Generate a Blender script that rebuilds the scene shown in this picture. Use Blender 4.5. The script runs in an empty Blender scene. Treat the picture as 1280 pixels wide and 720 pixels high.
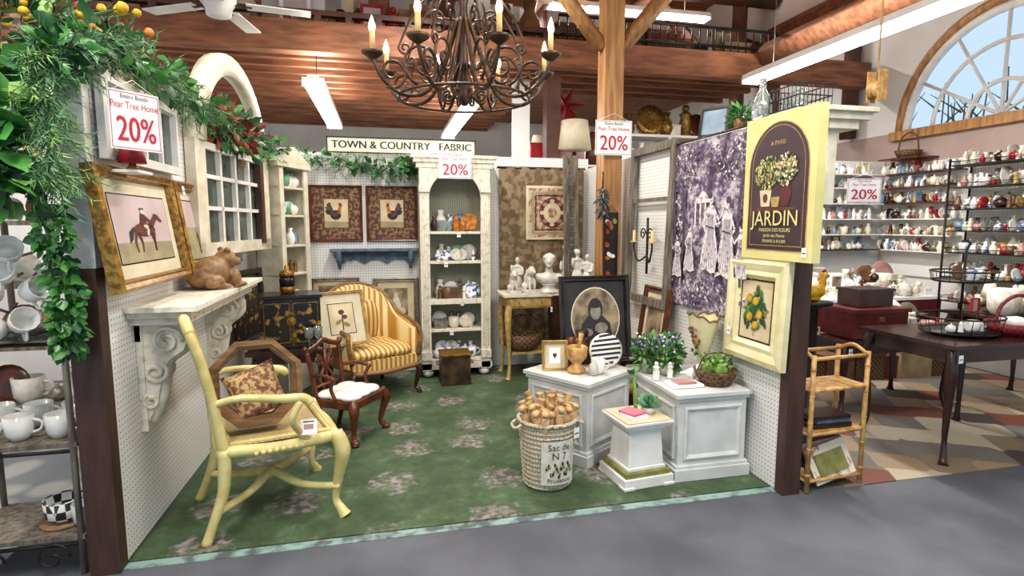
import bpy,bmesh,math,random
from mathutils import Matrix,Vector,Euler
from math import sin,cos,pi,radians as rad
R=random.Random(7)
SC=bpy.context.scene
SC.view_settings.view_transform='Standard'
def C(h):
    h=h.lstrip('#');o=[]
    for i in (0,2,4):
        c=int(h[i:i+2],16)/255;o.append(c/12.92 if c<=.04045 else ((c+.055)/1.055)**2.4)
    return (o[0],o[1],o[2],1)
def T(x,y,z):return Matrix.Translation((x,y,z))
def RX(d):return Matrix.Rotation(rad(d),4,'X')
def RY(d):return Matrix.Rotation(rad(d),4,'Y')
def RZ(d):return Matrix.Rotation(rad(d),4,'Z')
# ---------------------------------------------------------------- materials
def base(name,ro=.5,me=0):
    m=bpy.data.materials.new(name);m.use_nodes=True;t=m.node_tree;b=t.nodes['Principled BSDF']
    b.inputs['Roughness'].default_value=ro;b.inputs['Metallic'].default_value=me
    return m,t,b
def N(t,ty,**k):
    n=t.nodes.new(ty)
    for a,v in k.items():
        if a.startswith('i_'):
            key=a[2:];key=int(key) if key.isdigit() else key.replace('_',' ')
            n.inputs[key].default_value=v
        else:setattr(n,a,v)
    return n
def ramp(t,src,stops,interp='LINEAR'):
    r=t.nodes.new('ShaderNodeValToRGB');r.color_ramp.interpolation=interp
    e=r.color_ramp.elements
    e[0].position=stops[0][0];e[0].color=stops[0][1];e[1].position=stops[-1][0];e[1].color=stops[-1][1]
    for p,c in stops[1:-1]:
        x=e.new(p);x.color=c
    t.links.new(src,r.inputs[0]);return r
def mk(name,c,c2=None,sc=8,ro=.5,me=0,kind='noise',bump=0,emit=0,st=(1,1,1),lo=.38,hi=.62,det=4,trans=0):
    m,t,b=base(name,ro,me);c=C(c);c2=C(c2) if c2 else tuple(min(1,x*.82) for x in c[:3])+(1,)
    tc=N(t,'ShaderNodeTexCoord');mp=N(t,'ShaderNodeMapping');mp.inputs['Scale'].default_value=st
    t.links.new(tc.outputs['Object'],mp.inputs[0])
    if kind=='noise':x=N(t,'ShaderNodeTexNoise',i_Scale=sc,i_Detail=det);o=x.outputs[0]
    elif kind=='wave':x=N(t,'ShaderNodeTexWave',i_Scale=sc,i_Distortion=3.0,i_Detail=3.0);o=x.outputs[1]
    elif kind=='stripe':x=N(t,'ShaderNodeTexWave',i_Scale=sc,i_Distortion=0.0);o=x.outputs[1]
    elif kind=='voronoi':x=N(t,'ShaderNodeTexVoronoi',i_Scale=sc);o=x.outputs[0]
    elif kind=='checker':x=N(t,'ShaderNodeTexChecker',i_Scale=sc);o=x.outputs[1]
    elif kind=='brick':x=N(t,'ShaderNodeTexBrick',i_Scale=sc);o=x.outputs[1]
    t.links.new(mp.outputs[0],x.inputs[0])
    r=ramp(t,o,[(lo,c),(hi,c2)]);t.links.new(r.outputs[0],b.inputs['Base Color'])
    if bump:
        bp=N(t,'ShaderNodeBump',i_Strength=bump,i_Distance=.01);t.links.new(o,bp.inputs['Height']);t.links.new(bp.outputs[0],b.inputs['Normal'])
    if emit:
        t.links.new(r.outputs[0],b.inputs['Emission Color']);b.inputs['Emission Strength'].default_value=emit
    if trans:b.inputs['Transmission Weight'].default_value=trans
    return m
def pegmat():
    m,t,b=base('pegboard_white',.55);tc=N(t,'ShaderNodeTexCoord');s=N(t,'ShaderNodeSeparateXYZ');t.links.new(tc.outputs['Object'],s.inputs[0])
    def mth(op,a,bv=None):
        n=N(t,'ShaderNodeMath',operation=op)
        for i,q in enumerate([a,bv]):
            if q is None:continue
            if isinstance(q,(int,float)):n.inputs[i].default_value=q
            else:t.links.new(q,n.inputs[i])
        return n.outputs[0]
    u=mth('ADD',s.outputs[0],s.outputs[1])
    fu=mth('SUBTRACT',mth('FRACT',mth('MULTIPLY',u,38.0)),.5);fz=mth('SUBTRACT',mth('FRACT',mth('MULTIPLY',s.outputs[2],38.0)),.5)
    d=mth('ADD',mth('MULTIPLY',fu,fu),mth('MULTIPLY',fz,fz));k=mth('LESS_THAN',d,.022)
    mx=N(t,'ShaderNodeMix',data_type='RGBA');mx.inputs[6].default_value=C('#e6e4de');mx.inputs[7].default_value=C('#5c5850')
    t.links.new(k,mx.inputs[0]);t.links.new(mx.outputs[2],b.inputs['Base Color']);return m
def rugmat():
    m,t,b=base('green_floral_carpet',.8);tc=N(t,'ShaderNodeTexCoord')
    v=N(t,'ShaderNodeTexVoronoi',voronoi_dimensions='2D',i_Scale=2.0,i_Randomness=.5)
    n1=N(t,'ShaderNodeTexNoise',i_Scale=13.0,i_Detail=6.0);n2=N(t,'ShaderNodeTexNoise',i_Scale=30.0,i_Detail=5.0);n3=N(t,'ShaderNodeTexNoise',i_Scale=3.0,i_Detail=10.0,i_Roughness=.78)
    for x in (v,n1,n2,n3):t.links.new(tc.outputs['Object'],x.inputs[0])
    a=N(t,'ShaderNodeMath',operation='MULTIPLY_ADD');t.links.new(n1.outputs[0],a.inputs[0]);a.inputs[1].default_value=.5;t.links.new(v.outputs[0],a.inputs[2])
    mask=ramp(t,a.outputs[0],[(.41,(1,1,1,1)),(.55,(0,0,0,1))])
    mk2=ramp(t,n2.outputs[0],[(.42,(.12,.12,.12,1)),(.58,(1,1,1,1))])
    mm=N(t,'ShaderNodeMath',operation='MULTIPLY');t.links.new(mask.outputs[0],mm.inputs[0]);t.links.new(mk2.outputs[0],mm.inputs[1])
    mm2=N(t,'ShaderNodeMath',operation='MULTIPLY');t.links.new(mm.outputs[0],mm2.inputs[0]);mm2.inputs[1].default_value=.7
    g=ramp(t,n3.outputs[0],[(.3,C('#25351f')),(.47,C('#374b2d')),(.58,C('#475c3e')),(.68,C('#6b7a62'))])
    fl=ramp(t,n1.outputs[0],[(.4,C('#a99ea0')),(.5,C('#927680')),(.6,C('#84896f'))])
    mx=N(t,'ShaderNodeMix',data_type='RGBA');t.links.new(mm2.outputs[0],mx.inputs[0]);t.links.new(g.outputs[0],mx.inputs[6]);t.links.new(fl.outputs[0],mx.inputs[7])
    t.links.new(mx.outputs[2],b.inputs['Base Color']);return m
def toile():
    m,t,b=base('toile_fabric',.9);tc=N(t,'ShaderNodeTexCoord')
    n=N(t,'ShaderNodeTexNoise',i_Scale=8.0,i_Detail=12.0,i_Roughness=.82);t.links.new(tc.outputs['Object'],n.inputs[0])
    r=ramp(t,n.outputs[0],[(.4,C('#3a2c3e')),(.47,C('#5a4860')),(.51,C('#7d6c82')),(.54,C('#b5a9b3')),(.62,C('#dcd4d3'))])
    t.links.new(r.outputs[0],b.inputs['Base Color']);return m
def patch():
    m,t,b=base('patchwork_tile',.6);tc=N(t,'ShaderNodeTexCoord')
    mp=N(t,'ShaderNodeMapping');mp.inputs['Rotation'].default_value=(0,0,.5);t.links.new(tc.outputs['Object'],mp.inputs[0])
    v=N(t,'ShaderNodeTexVoronoi',i_Scale=3.6,distance='CHEBYCHEV',i_Randomness=.35,voronoi_dimensions='2D');t.links.new(mp.outputs[0],v.inputs[0])
    s=N(t,'ShaderNodeSeparateColor');t.links.new(v.outputs['Color'],s.inputs[0])
    r=ramp(t,s.outputs[0],[(0,C('#8c7860')),(.25,C('#66625c')),(.45,C('#a89d88')),(.65,C('#6e3d32')),(.78,C('#776a58')),(.9,C('#3f3835'))],'CONSTANT')
    t.links.new(r.outputs[0],b.inputs['Base Color']);return m
PEG=pegmat();RUG=rugmat();TOILE=toile();PATCH=patch()
CONC=mk('concrete_dark','#484b52','#595c63',sc=2.5,ro=.6,det=14,bump=.15)
TEAL=mk('worn_teal_paint','#86a29a','#4f5a58',sc=10,ro=.7,lo=.45,hi=.6,det=8)
WHITE=mk('white_paint','#e9e7e1','#dedbd3',ro=.45)
WALLW=mk('plaster_white','#e2dfda','#d5d2cc',sc=2,ro=.8)
TANP=mk('tan_paint','#b09a90','#a58f86',sc=2,ro=.8)
CREAM=mk('cream_paint','#e2dac4','#cfc5ab',sc=12,ro=.5)
CREAMY=mk('cream_yellow_paint','#e0d8ae','#d2c998',sc=12,ro=.5)
DISTR=mk('distressed_white','#e0d8c6','#b3a58c',sc=22,ro=.6,lo=.5,hi=.75)
GREYP=mk('pale_grey_paint','#d5d5d1','#c6c6c2',ro=.45)
BEAD=mk('sage_back_panel','#a9a893','#8f8e7b',sc=14,kind='stripe',ro=.7)
YEL=mk('pale_yellow_paint','#d6c888','#bfae6a',sc=10,ro=.4)
CANE=mk('woven_cane','#c9b57c','#8d7743',sc=75,kind='checker',ro=.6)
OAKB=mk('brown_oak','#8a6438','#644523',sc=5,kind='noise',st=(1,1,8),ro=.45)
POST=mk('dark_brown_post','#4a2f24','#38221a',sc=4,st=(6,6,1),ro=.5)
RED_W=mk('mahogany','#6a3418','#3f1c0e',sc=10,ro=.28)
DARKW=mk('dark_wood','#3a2019','#26140f',sc=8,ro=.25)
BEAM=mk('red_brown_timber','#99603f','#6e4329',sc=3,st=(1,6,6),ro=.65)
BEAMD=mk('dark_timber','#5e3928','#44281e',sc=3,ro=.6)
GLU=mk('honey_timber','#b98a52','#966438',sc=3,st=(8,8,.8),ro=.5)
WEATH=mk('weathered_grey_wood','#7c7264','#51483e',sc=6,st=(6,6,1),ro=.8)
BLACKM=mk('black_iron','#1d1a18','#2b2623',ro=.45,me=.5)
BRONZE=mk('bronze_iron','#5d4430','#33241a',ro=.45,me=.5)
GOLD=mk('antique_gold','#a57c36','#6c4a1c',sc=40,ro=.35,me=.6,bump=.3)
GOLDP=mk('gilt_paint','#c4a264','#9a7b42',sc=20,ro=.4)
SILV=mk('silver_leaf_frame','#8f8876','#6a6454',sc=30,ro=.4,me=.3)
GSTR=mk('gold_stripe_fabric','#a3701f','#d8bd80',sc=7,kind='stripe',ro=.6,lo=.3,hi=.6)
DAMB=mk('brown_damask','#4d3226','#8a684a',sc=30,kind='noise',ro=.8,lo=.47,hi=.56,det=3)
DAMF=mk('tan_damask_cloth','#8b785c','#675339',sc=13,kind='noise',ro=.9,lo=.45,hi=.54,det=4)
DAMP=mk('damask_panel','#c0aa8e','#94694f',sc=20,kind='noise',ro=.85,lo=.48,hi=.55,det=3)
PAPER=mk('aged_paper','#d9c9a8','#c4b28c',sc=5,ro=.8)
PINKP=mk('pink_sky_print','#c9b3b3','#b5a39c',sc=4,ro=.6)
GRASS=mk('print_ground','#8d8468','#a6996f',sc=9,ro=.7)
SEPIA=mk('sepia_print','#4c4032','#a3906f',sc=9,ro=.6,det=8)
MATB=mk('mat_beige','#d6ccb0','#cbbf9f',ro=.8)
BLACK=mk('black_lacquer','#15110f','#241c18',ro=.25)
BLKGLD=mk('black_gold_chinoiserie','#17120f','#a17a35',sc=16,ro=.25,lo=.56,hi=.64,det=6)
REDP=mk('red_paint','#a3171f','#8a1219',ro=.4)
MAROON=mk('maroon_paint','#5e1a1c','#4a1114',ro=.4)
BLUEP=mk('slate_blue_paint','#5d7382','#47596a',sc=16,ro=.5)
TEALP=mk('aqua_paint','#6f9aa0','#54808a',sc=16,ro=.6)
PORC=mk('white_porcelain','#efece4','#e2ded4',ro=.15)
BLUW=mk('blue_white_china','#e6e8ea','#3c5488',sc=26,ro=.15,lo=.5,hi=.58)
TERR=mk('wood_carved_bear','#9a744a','#775433',sc=30,ro=.5,bump=.3)
STONE=mk('plaster_statue','#d9d4c8','#bdb6a8',sc=20,ro=.6)
GRN1=mk('leaf_green','#4c8a3c','#30692a',sc=9,ro=.4)
GRN2=mk('leaf_dark','#2f6035','#1e4723',sc=9,ro=.45)
GRN3=mk('leaf_light','#8ab062','#65913f',sc=9,ro=.5)
FIR=mk('fir_needle','#4f7a50','#6f9969',sc=9,ro=.6)
ORNG=mk('dried_orange_flower','#c8802a','#8a4b1c',sc=30,ro=.7)
YFL=mk('yellow_flower','#d9a81e','#b8860f',sc=30,ro=.6)
LAV=mk('lavender_flower','#8e7bb5','#6c5a9a',sc=30,ro=.6)
REDF=mk('rust_flower','#a33a26','#7a2418',sc=30,ro=.7)
WICK=mk('wicker_white','#cfc2aa','#7d6a50',sc=20,kind='brick',ro=.8,bump=.6,lo=.1,hi=.9)
WICKB=mk('wicker_brown','#6e4c2c','#3c2614',sc=40,kind='checker',ro=.7,bump=.5)
KRAFT=mk('kraft_paper','#cfae7c','#b38d5c',sc=10,ro=.7)
TUBE=mk('lit_tube','#ffffff','#f7fbff',emit=14)
BULB=mk('lit_bulb','#ffd9a0','#ffcf90',emit=14)
CANDLE=mk('candle_sleeve','#d8b87a','#c9a566',ro=.5)
INK=mk('black_ink','#1d1a1c','#2a2628',ro=.7)
REDI=mk('red_ink','#c01f3a','#b01a33',ro=.6)
PINKI=mk('pink_ink','#d8798c','#cf6c80',ro=.6)
CARD=mk('white_card','#f3f1ee','#ecebe8',ro=.6)
GLASS=mk('clear_glass','#eef4f2','#e8f0ee',ro=.03,trans=.9)
DGLASS=mk('dark_mirror','#3c4440','#59605a',ro=.08,sc=5)
PLUM=mk('plum_ground','#2e1a1f','#3a2226',sc=5,ro=.6)
CANV=mk('canvas_yellow','#cfc47c','#d8ce8c',sc=5,ro=.7)
OLIV=mk('olive_paint','#8a8a48','#6f7038',sc=15,ro=.7)
BASKR=mk('red_wicker','#8c1f28','#5c1018',sc=40,kind='checker',ro=.5)
BAMB=mk('bamboo_honey','#cda263','#a5783c',sc=24,ro=.4)
PAIS=mk('paisley_fabric','#b99d66','#74463a',sc=48,kind='noise',ro=.85,lo=.45,hi=.56,det=4)
MOSS=mk('moss','#6f8f3a','#4c6a24',sc=40,ro=.9,bump=.6)
FLOR=mk('floral_tin','#e6dcc0','#b07a6a',sc=14,ro=.4,lo=.58,hi=.66)
SUCC=mk('succulent','#7fae86','#5c8f6a',sc=10,ro=.5)
GREYRUG=mk('grey_patterned_carpet','#9a9a94','#6f7478',sc=5,kind='voronoi',ro=.9)
BOXC=mk('cardboard','#a8906c','#8d7654',ro=.8)
HUMAN=mk('toile_cream','#ddd4d2','#9b8d9b',sc=34,ro=.9,lo=.5,hi=.64,det=8)
TOD=mk('toile_dark','#3a2c3e','#57465c',sc=30,ro=.9)
TOM=mk('toile_mid','#7d6f82','#63536a',sc=30,ro=.9)
OLDP=mk('dusty_rose_ceramic','#b58a84','#9c706a',ro=.3)
OLDB=mk('dusty_blue_ceramic','#7f93a3','#60788c',ro=.3)
BRNC=mk('brown_stoneware','#7a5437','#573a25',ro=.35)
ANY=[PORC,PORC,PORC,BLUW,GOLDP,RED_W,GLASS,GLASS,CREAM,BLACKM,STONE,STONE,TERR,FLOR,OLDB,OLDP,BRNC,BRNC,SILV,DARKW,BRONZE,REDP,SUCC,GOLD]
ANYW=[PORC,PORC,PORC,PORC,PORC,STONE,STONE,CREAM,GLASS,GLASS,CARD,BLUW,OLDP,GOLDP,FLOR,OLDB,BRNC,DARKW,STONE,CREAM,REDP,SILV]
# ---------------------------------------------------------------- builder
def smooth(pts,n=6):
    P=[Vector(p) for p in pts];o=[]
    for i in range(len(P)-1):
        a=P[max(i-1,0)];b=P[i];c=P[i+1];d=P[min(i+2,len(P)-1)]
        for k in range(n):
            t=k/n;o.append(.5*((2*b)+(c-a)*t+(2*a-5*b+4*c-d)*t*t+(3*b-a-3*c+d)*t**3))
    o.append(P[-1]);return o
def lerpl(L,m):
    o=[]
    for i in range(m):
        f=i/(m-1)*(len(L)-1);k=min(int(f),len(L)-2);o.append(L[k]+(L[k+1]-L[k])*(f-k))
    return o
class B:
    def __init__(s,name,loc=(0,0,0),rz=0,rx=0,ry=0,bev=0):
        s.name=name;s.loc=loc;s.rot=(rad(rx),rad(ry),rad(rz));s.v=[];s.f=[];s.fm=[];s.fs=[];s.mats=[];s.M=Matrix();s.bev=bev
    def add(s,vs,fs,mat,sm=False):
        o=len(s.v);s.v+=[s.M@Vector(v) for v in vs]
        if mat not in s.mats:s.mats.append(mat)
        mi=s.mats.index(mat)
        for f in fs:s.f.append([i+o for i in f]);s.fm.append(mi);s.fs.append(sm)
    def box(s,c,z,mat,M=None,tx=1,ty=1):
        x,y,w=z[0]/2,z[1]/2,z[2]/2
        vs=[(-x,-y,-w),(x,-y,-w),(x,y,-w),(-x,y,-w),(-x*tx,-y*ty,w),(x*tx,-y*ty,w),(x*tx,y*ty,w),(-x*tx,y*ty,w)]
        A=T(*c)@(M or Matrix());s.add([A@Vector(v) for v in vs],[(0,3,2,1),(4,5,6,7),(0,1,5,4),(1,2,6,5),(2,3,7,6),(3,0,4,7)],mat)
    def bx(s,x0,x1,y0,y1,z0,z1,mat):s.box(((x0+x1)/2,(y0+y1)/2,(z0+z1)/2),(x1-x0,y1-y0,z1-z0),mat)
    def tube(s,pts,r,mat,n=8,sm=0,flat=1,cap=True):
        P=smooth(pts,sm) if sm else [Vector(p) for p in pts]
        if len(P)<2:return
        rr=lerpl(list(r),len(P)) if isinstance(r,(list,tuple)) else [r]*len(P)
        vs=[];fs=[];u=None
        for i,p in enumerate(P):
            d=(P[min(i+1,len(P)-1)]-P[max(i-1,0)])
            if d.length<1e-7:d=Vector((0,0,1))
            d.normalize()
            if u is None:
                u=Vector((0,0,1)) if abs(d.z)<.9 else Vector((1,0,0))
            u=(u-d*u.dot(d))
            if u.length<1e-5:u=d.orthogonal()
            u.normalize();w=d.cross(u)
            for k in range(n):
                a=2*pi*k/n;vs.append(p+(u*cos(a)+w*sin(a)*flat)*rr[i])
        for i in range(len(P)-1):
            for k in range(n):
                a=i*n+k;b=i*n+(k+1)%n;fs.append((a,b,b+n,a+n))
        if cap:fs.append(tuple(range(n))[::-1]);fs.append(tuple((len(P)-1)*n+k for k in range(n)))
        s.add(vs,fs,mat,True)
    def lathe(s,prof,c,mat,n=20,M=None,sx=1,sy=1):
        vs=[];fs=[];A=T(*c)@(M or Matrix())
        for r,z in prof:
            for k in range(n):
                a=2*pi*k/n;vs.append(A@Vector((r*cos(a)*sx,r*sin(a)*sy,z)))
        for i in range(len(prof)-1):
            for k in range(n):
                a=i*n+k;b=i*n+(k+1)%n;fs.append((a,b,b+n,a+n))
        if prof[0][0]>1e-4:fs.append(tuple(range(n))[::-1])
        if prof[-1][0]>1e-4:fs.append(tuple((len(prof)-1)*n+k for k in range(n)))
        s.add(vs,fs,mat,True)
    def sph(s,c,r,mat,n=12,M=None):
        if not isinstance(r,(tuple,list)):r=(r,r,r)
        m=max(4,n//2+2);A=T(*c)@(M or Matrix());vs=[];fs=[]
        for i in range(m+1):
            t=pi*i/m
            for k in range(n):
                a=2*pi*k/n;vs.append(A@Vector((r[0]*sin(t)*cos(a),r[1]*sin(t)*sin(a),r[2]*cos(t))))
        for i in range(m):
            for k in range(n):
                a=i*n+k;b=i*n+(k+1)%n;fs.append((a,a+n,b+n,b))
        s.add(vs,fs,mat,True)
    def frame(s,w,h,prof,mat,c=(0,0,0)):
        vs=[];fs=[];m=len(prof)
        for sx,sz in ((-1,-1),(1,-1),(1,1),(-1,1)):
            for i,y in prof:vs.append((c[0]+sx*(w/2-i),c[1]+y,c[2]+sz*(h/2-i)))
        for k in range(4):
            for i in range(m):
                a=k*m+i;b=k*m+(i+1)%m;c2=((k+1)%4)*m
                fs.append((a,b,c2+(i+1)%m,c2+i))
        s.add(vs,fs,mat)
    def pane(s,w,h,y,mat,x=0,z=0):s.add([(x-w/2,y,z-h/2),(x+w/2,y,z-h/2),(x+w/2,y,z+h/2),(x-w/2,y,z+h/2)],[(0,1,2,3)],mat)
    def poly(s,pts,y,mat):s.add([(p[0],y,p[1]) for p in pts],[tuple(range(len(pts)))],mat)
    def ell(s,cx,cz,rx,rz,y,mat,rot=0,n=18):
        a=rad(rot);s.poly([(cx+rx*cos(t)*cos(a)-rz*sin(t)*sin(a),cz+rx*cos(t)*sin(a)+rz*sin(t)*cos(a)) for t in [2*pi*i/n for i in range(n)]],y,mat)
    def line(s,p,w,y,mat):
        for a,b in zip(p[:-1],p[1:]):
            dx,dz=b[0]-a[0],b[1]-a[1];l=math.hypot(dx,dz) or 1;nx,nz=-dz/l*w/2,dx/l*w/2
            s.poly([(a[0]-nx,a[1]-nz),(b[0]-nx,b[1]-nz),(b[0]+nx,b[1]+nz),(a[0]+nx,a[1]+nz)],y,mat)
    def prism(s,pts,y0,y1,mat):
        n=len(pts);vs=[(p[0],y0,p[1]) for p in pts]+[(p[0],y1,p[1]) for p in pts]
        s.add(vs,[tuple(range(n)),tuple(range(2*n-1,n-1,-1))]+[(i,(i+1)%n,n+(i+1)%n,n+i) for i in range(n)],mat)
    def text(s,body,size,mat,x=0,z=0,y=-.002,fn=None,sx=1):
        cu=bpy.data.curves.new('t','FONT');cu.body=body;cu.size=size;cu.align_x='CENTER';cu.align_y='CENTER';cu.resolution_u=3
        ob=bpy.data.objects.new('t',cu);SC.collection.objects.link(ob)
        dg=bpy.context.evaluated_depsgraph_get();me=bpy.data.meshes.new_from_object(ob.evaluated_get(dg))
        vs=[(x+v.co.x*sx,y,z+v.co.y) for v in me.vertices]
        if fn:vs=[fn(v[0],v[2]) for v in vs]
        s.add(vs,[tuple(p.vertices) for p in me.polygons],mat)
        bpy.data.objects.remove(ob);bpy.data.meshes.remove(me);bpy.data.curves.remove(cu)
    def blob(s,parts,mat,vox=.01,sm=4):
        bm=bmesh.new()
        for p in parts:
            c,r=p[0],p[1];r=(r,r,r) if not isinstance(r,(tuple,list)) else r
            M2=p[2] if len(p)>2 else Matrix()
            bmesh.ops.create_icosphere(bm,subdivisions=3,radius=1,matrix=T(*c)@M2@Matrix.Diagonal((r[0],r[1],r[2],1)))
        me=bpy.data.meshes.new('b');bm.to_mesh(me);bm.free();ob=bpy.data.objects.new('b',me);SC.collection.objects.link(ob)
        m=ob.modifiers.new('r','REMESH');m.mode='VOXEL';m.voxel_size=vox
        m=ob.modifiers.new('s','SMOOTH');m.iterations=sm
        dg=bpy.context.evaluated_depsgraph_get();m2=bpy.data.meshes.new_from_object(ob.evaluated_get(dg))
        s.add([tuple(v.co) for v in m2.vertices],[tuple(p.vertices) for p in m2.polygons],mat,True)
        bpy.data.objects.remove(ob);bpy.data.meshes.remove(me);bpy.data.meshes.remove(m2)
    def leaf(s,p,d,l,w,mat):
        d=d.normalized();u=d.cross(Vector((R.uniform(-1,1),R.uniform(-1,1),R.uniform(-1,1))));
        if u.length<1e-4:u=d.orthogonal()
        u.normalize();n=d.cross(u)
        s.add([p,p+d*l*.3+u*w*.9-n*w*.3,p+d*l*.65+u*w*.75-n*w*.3,p+d*l-n*l*.12,p+d*l*.65-u*w*.75-n*w*.3,p+d*l*.3-u*w*.9-n*w*.3,p+d*l*.5],[(0,1,6),(1,2,6),(2,3,6),(3,4,6),(4,5,6),(5,0,6)],mat,True)
    def foliage(s,path,rd,n,l,mats,droop=.3,wf=.35):
        for i in range(n):
            k=R.random()*(len(path)-1);j=int(k);p=Vector(path[j]).lerp(Vector(path[min(j+1,len(path)-1)]),k-j)
            o=Vector((R.gauss(0,1),R.gauss(0,1),R.gauss(0,1)))
            if o.length<.01:continue
            o.normalize();r=rd*R.random()**.6
            ll=l*R.uniform(.6,1.25);s.leaf(p+o*r,o+Vector((0,0,-droop))+Vector((R.uniform(-.4,.4),R.uniform(-.4,.4),R.uniform(-.4,.4))),ll,ll*wf,R.choice(mats))
    def fir(s,path,rd,n,l,mats,droop=.4,nl=.05):
        for i in range(n):
            k=R.random()*(len(path)-1);j=int(k);p=Vector(path[j]).lerp(Vector(path[min(j+1,len(path)-1)]),k-j)
            d=Vector((R.gauss(0,1),R.gauss(0,1),R.gauss(0,.7)-droop)).normalized();mt=R.choice(mats)
            ll=l*R.uniform(.6,1.2);s.tube([p,p+d*ll],.002,GRN2,n=3,cap=False)
            u=d.orthogonal().normalized();w=d.cross(u)
            for q in range(14):
                a=R.random()*2*pi;dd=(d*.9+u*cos(a)+w*sin(a)).normalized();e=p+d*ll*(q+1)/14;x=dd.orthogonal().normalized()*nl*.06
                s.add([e-x,e+dd*nl,e+x],[(0,1,2)],mt)
    def tag(s,x,y,z,rz=0,w=.035,h=.05):
        A=T(x,y,z)@RZ(rz);s.add([A@Vector(v) for v in ((-w/2,0,-h/2),(w/2,0,-h/2),(w/2,0,h/2),(-w/2,0,h/2))],[(0,1,2,3)],CARD)
        s.add([A@Vector(v) for v in ((-w*.35,-.001,-h*.1),(w*.35,-.001,-h*.1),(w*.35,-.001,h*.02),(-w*.35,-.001,h*.02))],[(0,1,2,3)],INK);s.tube([(x,y,z+h/2),(x,y+.002,z+h)],.001,INK,3)
    def done(s,parent=None):
        me=bpy.data.meshes.new(s.name);me.from_pydata([tuple(v) for v in s.v],[],s.f)
        for m in s.mats:me.materials.append(m)
        me.polygons.foreach_set('material_index',s.fm);me.polygons.foreach_set('use_smooth',s.fs)
        bm=bmesh.new();bm.from_mesh(me);bmesh.ops.recalc_face_normals(bm,faces=bm.faces);bm.to_mesh(me);bm.free();me.update()
        ob=bpy.data.objects.new(s.name,me);ob.location=s.loc;ob.rotation_euler=s.rot;SC.collection.objects.link(ob)
        if s.bev:
            m=ob.modifiers.new('bevel','BEVEL');m.width=s.bev;m.segments=2;m.limit_method='ANGLE';m.angle_limit=rad(50)
        if parent:ob.parent=parent
        return ob
def spiral(c,r0,r1,turns,a0,n=24):
    return [(c[0]+(r0+(r1-r0)*i/n)*cos(a0+turns*2*pi*i/n),c[1]+(r0+(r1-r0)*i/n)*sin(a0+turns*2*pi*i/n)) for i in range(n+1)]
def item(b,x,y,z,h,k,mt):
    if k==0:b.lathe([(h*.18,0),(h*.2,h*.02),(h*.3,h*.35),(h*.24,h*.6),(h*.12,h*.8),(h*.17,h),(h*.13,h),(h*.08,h*.8)],(x,y,z),mt,12)
    elif k==1:
        b.lathe([(h*.25,0),(h*.38,h*.2),(h*.42,h*.8),(h*.38,h*.8),(h*.3,h*.2)],(x,y,z),mt,12)
        b.tube([(x+h*.38,y,z+h*.65),(x+h*.65,y,z+h*.55),(x+h*.6,y,z+h*.3),(x+h*.36,y,z+h*.2)],h*.05,mt,6,3)
    elif k==2:b.lathe([(0,0),(h*.3,.0),(h*.5,h*.06),(h*.5,h*.09),(h*.28,h*.04),(0,h*.03)],(x,y,z+h*.5),mt,18,RX(78))
    elif k==3:
        b.lathe([(h*.22,0),(h*.22,h*.06),(h*.16,h*.15),(h*.2,h*.4),(h*.14,h*.62),(h*.2,h*.7),(h*.08,h*.78),(h*.02,h*.8)],(x,y,z),mt,10)
        b.sph((x,y,z+h*.87),h*.12,mt,8)
    elif k==4:
        b.box((x,y,z+h*.3),(h*.8,h*.5,h*.6),mt);b.box((x,y,z+h*.63),(h*.84,h*.54,h*.07),mt)
    elif k==5:
        b.lathe([(h*.2,0),(h*.4,h*.2),(h*.42,h*.45),(h*.25,h*.7),(h*.05,h*.75),(h*.07,h*.85),(0,h*.9)],(x,y,z),mt,12)
        b.tube([(x+h*.35,y,z+h*.35),(x+h*.55,y,z+h*.45),(x+h*.65,y,z+h*.7)],[h*.09,h*.05,h*.04],mt,6,3)
        b.tube([(x-h*.35,y,z+h*.55),(x-h*.65,y,z+h*.5),(x-h*.6,y,z+h*.25),(x-h*.38,y,z+h*.22)],h*.04,mt,6,3)
    elif k==6:
        M0=b.M;b.M=b.M@T(x,y,z);b.frame(h*.7,h,[(0,.01),(0,-.01),(h*.08,-.01),(h*.1,.005)],mt,(0,0,h/2));b.pane(h*.6,h*.9,0,R.choice([PAPER,SEPIA,PINKP]),0,h/2);b.M=M0
    elif k==7:
        b.lathe([(h*.16,0),(h*.05,h*.06),(h*.1,h*.2),(h*.12,h*.35),(h*.03,h*.5)],(x,y,z),mt,10);b.lathe([(h*.26,h*.5),(h*.15,h)],(x,y,z),R.choice([MATB,CREAM,PAPER]),14)
    elif k==8:
        b.sph((x,y,z+h*.3),(h*.3,h*.2,h*.28),mt,8);b.sph((x+h*.2,y,z+h*.65),h*.17,mt,8);b.lathe([(h*.25,0),(h*.2,h*.1)],(x,y,z),mt,8);b.sph((x-h*.3,y,z+h*.4),(h*.12,h*.06,h*.2),mt,6)
def goods(b,p0,p1,n,h0,h1,mats=ANY,ks=(0,1,2,3,4,5)):
    for i in range(n):
        f=(i+.5)/n;f+=R.uniform(-.3,.3)/n
        item(b,p0[0]+(p1[0]-p0[0])*f,p0[1]+(p1[1]-p0[1])*f,p0[2],R.uniform(h0,h1),R.choice(ks),R.choice(mats))
def cab(b,x,y,z,mt,sx=1,sy=1,r=.03,foot=.03):
    b.tube([(x,y,z),(x+sx*r*.9,y+sy*r*.9,z*.8),(x+sx*r*.3,y+sy*r*.3,z*.5),(x-sx*r*.2,y-sy*r*.2,z*.2),(x+sx*r*.5,y+sy*r*.5,.03),(x+sx*r*.9,y+sy*r*.9,.0)],[r*1.15,r*1.25,r*.85,r*.55,r*.75,foot],mt,10,5)
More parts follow.
